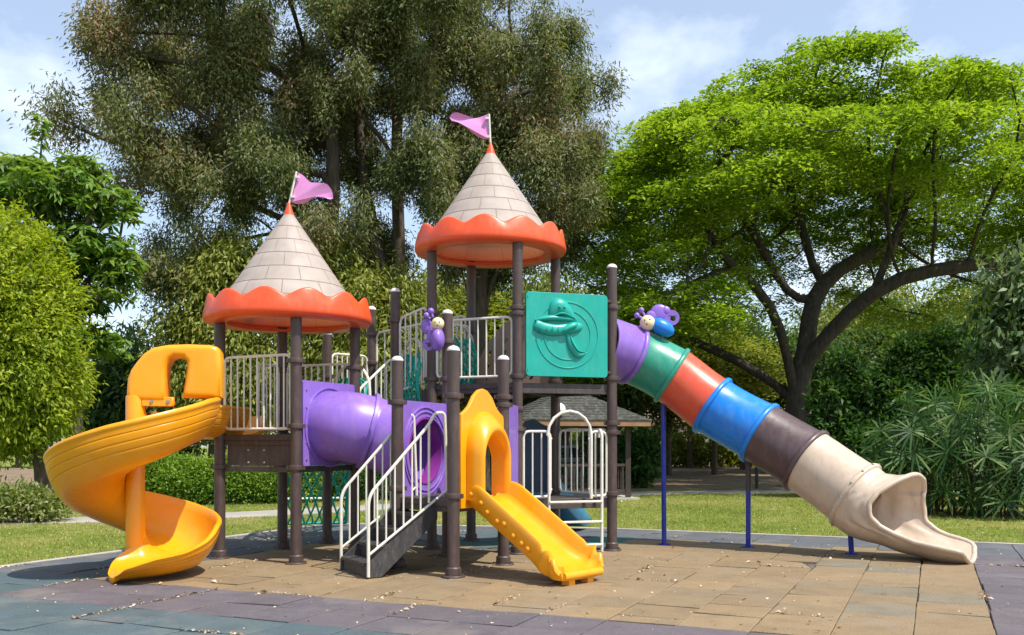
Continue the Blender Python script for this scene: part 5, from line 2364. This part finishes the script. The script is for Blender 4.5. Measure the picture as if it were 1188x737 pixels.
m.build('roof', M['shingle'], pav, angle=10)
m = MB()
for q in range(4):
    Rq = R4 @ Matrix.Rotation(q * PI / 2, 4, 'Z')
    m.beam(Rq @ V(-half + .02, -half + .04, ez - .06), Rq @ V(half - .02, -half + .04, ez - .06), .04, .17)
m.build('fascia', M['wood'], pav)
for sx in (-1, 1):
    for sy in (-1, 1):
        m = MB()
        m.beam(R4 @ V(sx * 1.35, sy * 1.35, 0), R4 @ V(sx * 1.35, sy * 1.35, ez + .1), .14, .14, V(0, 1, 0))
        m.build('post', M['darkwood'], pav)
for q in range(4):
    Rq = R4 @ Matrix.Rotation(q * PI / 2, 4, 'Z')
    m = MB()
    for z in (.25, .95):
        m.beam(Rq @ V(-1.29, -1.35, z), Rq @ V(1.29, -1.35, z), .06, .07)
    for j in range(13):
        x = -1.2 + j * .2
        m.beam(Rq @ V(x, -1.35, .28), Rq @ V(x, -1.35, .92), .035, .035, V(0, 1, 0))
    m.build('balustrade', M['darkwood'], pav)
m = MB()
m.prism([(-1.6, -1.6), (1.6, -1.6), (1.6, 1.6), (-1.6, 1.6)], .0, .06, R4)
m.build('floor_slab', M['concrete'], pav)

# globe lamp
lp = P(648.5, HOR, 24)
lp.z = -.03
lamp = empty('globe_lamp', lp, 'slim lamp post with a white frosted globe in front of the pavilion roof', 'lamp post')
m = MB()
m.tube([lp, lp + UP * .35, lp + UP * .36, lp + UP * 2.2], [.06, .06, .035, .03], 12)
m.build('pole', M['iron'], lamp)
m = MB()
m.ball(lp + UP * 2.40, .17, None, 24, 16)
m.build('globe', M['lampglass'], lamp)
m = MB()
m.lathe([(0, 2.17), (.07, 2.18), (.085, 2.24), (.05, 2.26)], 16, Matrix.Translation(lp))
m.build('collar', M['iron'], lamp)

# low path light near the far path
bp_ = P(878, HOR, 32.5)
bp_.z = -.03
bol = empty('path_light', bp_, 'short dark bollard light beside the far path under the blue ring', 'bollard')
m = MB()
m.tube([bp_, bp_ + UP * .62], .06, 12)
m.build('post', M['iron'], bol)
m = MB()
m.lathe([(.0, .74), (.05, .73), (.085, .69), (.085, .62), (0, .62)], 14, Matrix.Translation(bp_))
m.build('head', M['iron'], bol)

# parked car beyond the pavilion
cc = P(655, HOR, 39)
cc.z = -.03
car = empty('parked_car', cc, 'grey parked car seen through the white railings below the pavilion roof', 'car')
fm = frame(cc, V(1, .1, 0).normalized(), UP, V(.1, -1, 0).normalized())
m = MB()
m.prism([(-2.05, .28), (-2.1, .55), (-2.05, .82), (-1.75, .92), (-1.25, .95), (-.75, 1.40), (-.3, 1.46), (.5, 1.45), (.9, 1.38), (1.45, .98), (2.0, .84), (2.12, .6), (2.1, .30), (1.7, .26), (-1.7, .26)], -.84, .84, fm)
m.build('body', M['carpaint'], car, bevel=.07, seg=3)
for sd_ in (-1, 1):
    m = MB()
    m.prism([(-1.05, .98), (-.68, 1.32), (-.05, 1.37), (-.05, .98)], sd_ * .845, sd_ * .852, fm)
    m.build('window', M['glass'], car)
    m = MB()
    m.prism([(.05, .98), (.05, 1.37), (.55, 1.36), (.85, 1.29), (1.22, .98)], sd_ * .845, sd_ * .852, fm)
    m.build('window', M['glass'], car)
    for x in (-1.3, 1.32):
        m = MB()
        fw = fm @ Matrix.Translation((x, .31, sd_ * .70))
        m.lathe([(0, -.1), (.24, -.1), (.31, -.08), (.32, 0), (.31, .15), (.22, .165), (0, .165)] if sd_ > 0 else [(0, .1), (.24, .1), (.31, .08), (.32, 0), (.31, -.15), (.22, -.165), (0, -.165)], 24, fw)
        wh = m.build('wheel', M['tyre'], car)
        m = MB()
        m.lathe([(0, sd_ * .18), (.19, sd_ * .175), (.20, sd_ * .168)], 20, fw)
        m.build('rim', M['steel'], wh)
for z in (-.55, .55):
    m = MB()
    m.box(fm @ V(2.085, .66, z), (.06, .2, .14))
    m.build('headlight', M['lampglass'], car, bevel=.015)

# long pale building far behind the grove
bc = P(800, HOR, 74)
bc.z = -.03
bld = empty('low_building', bc, 'long pale single storey building glimpsed between the grove trunks', 'building')
fb = frame(bc, V(1, 0, 0), UP, V(0, -1, 0))
m = MB()
wins = [[(x - .55, 1.0), (x + .55, 1.0), (x + .55, 2.3), (x - .55, 2.3)] for x in np.arange(-15, 16, 2.2)]
m.prism([(-17, 0), (17, 0), (17, 3.1), (-17, 3.1)], -6, 0, fb, [])
m.build('wall', M['wall'], bld)
for wv in wins:
    m = MB()
    m.prism(wv, .01, .04, fb)
    wo = m.build('window', M['glass'], bld)
    m = MB()
    x0, x1 = wv[0][0], wv[1][0]
    m.prism([(x0 - .08, .92), (x1 + .08, .92), (x1 + .08, 2.38), (x0 - .08, 2.38)], .0, .07, fb, [wv])
    m.build('frame', M['capw'], wo)
m = MB()
m.prism([(-6.6, 3.0), (-3, 4.5), (.6, 3.0), (.6, 3.12), (-3, 4.66), (-6.6, 3.12)], -17.6, 17.6, frame(bc, V(0, -1, 0), UP, V(-1, 0, 0)))
m.build('roof', M['tanboard'], bld)
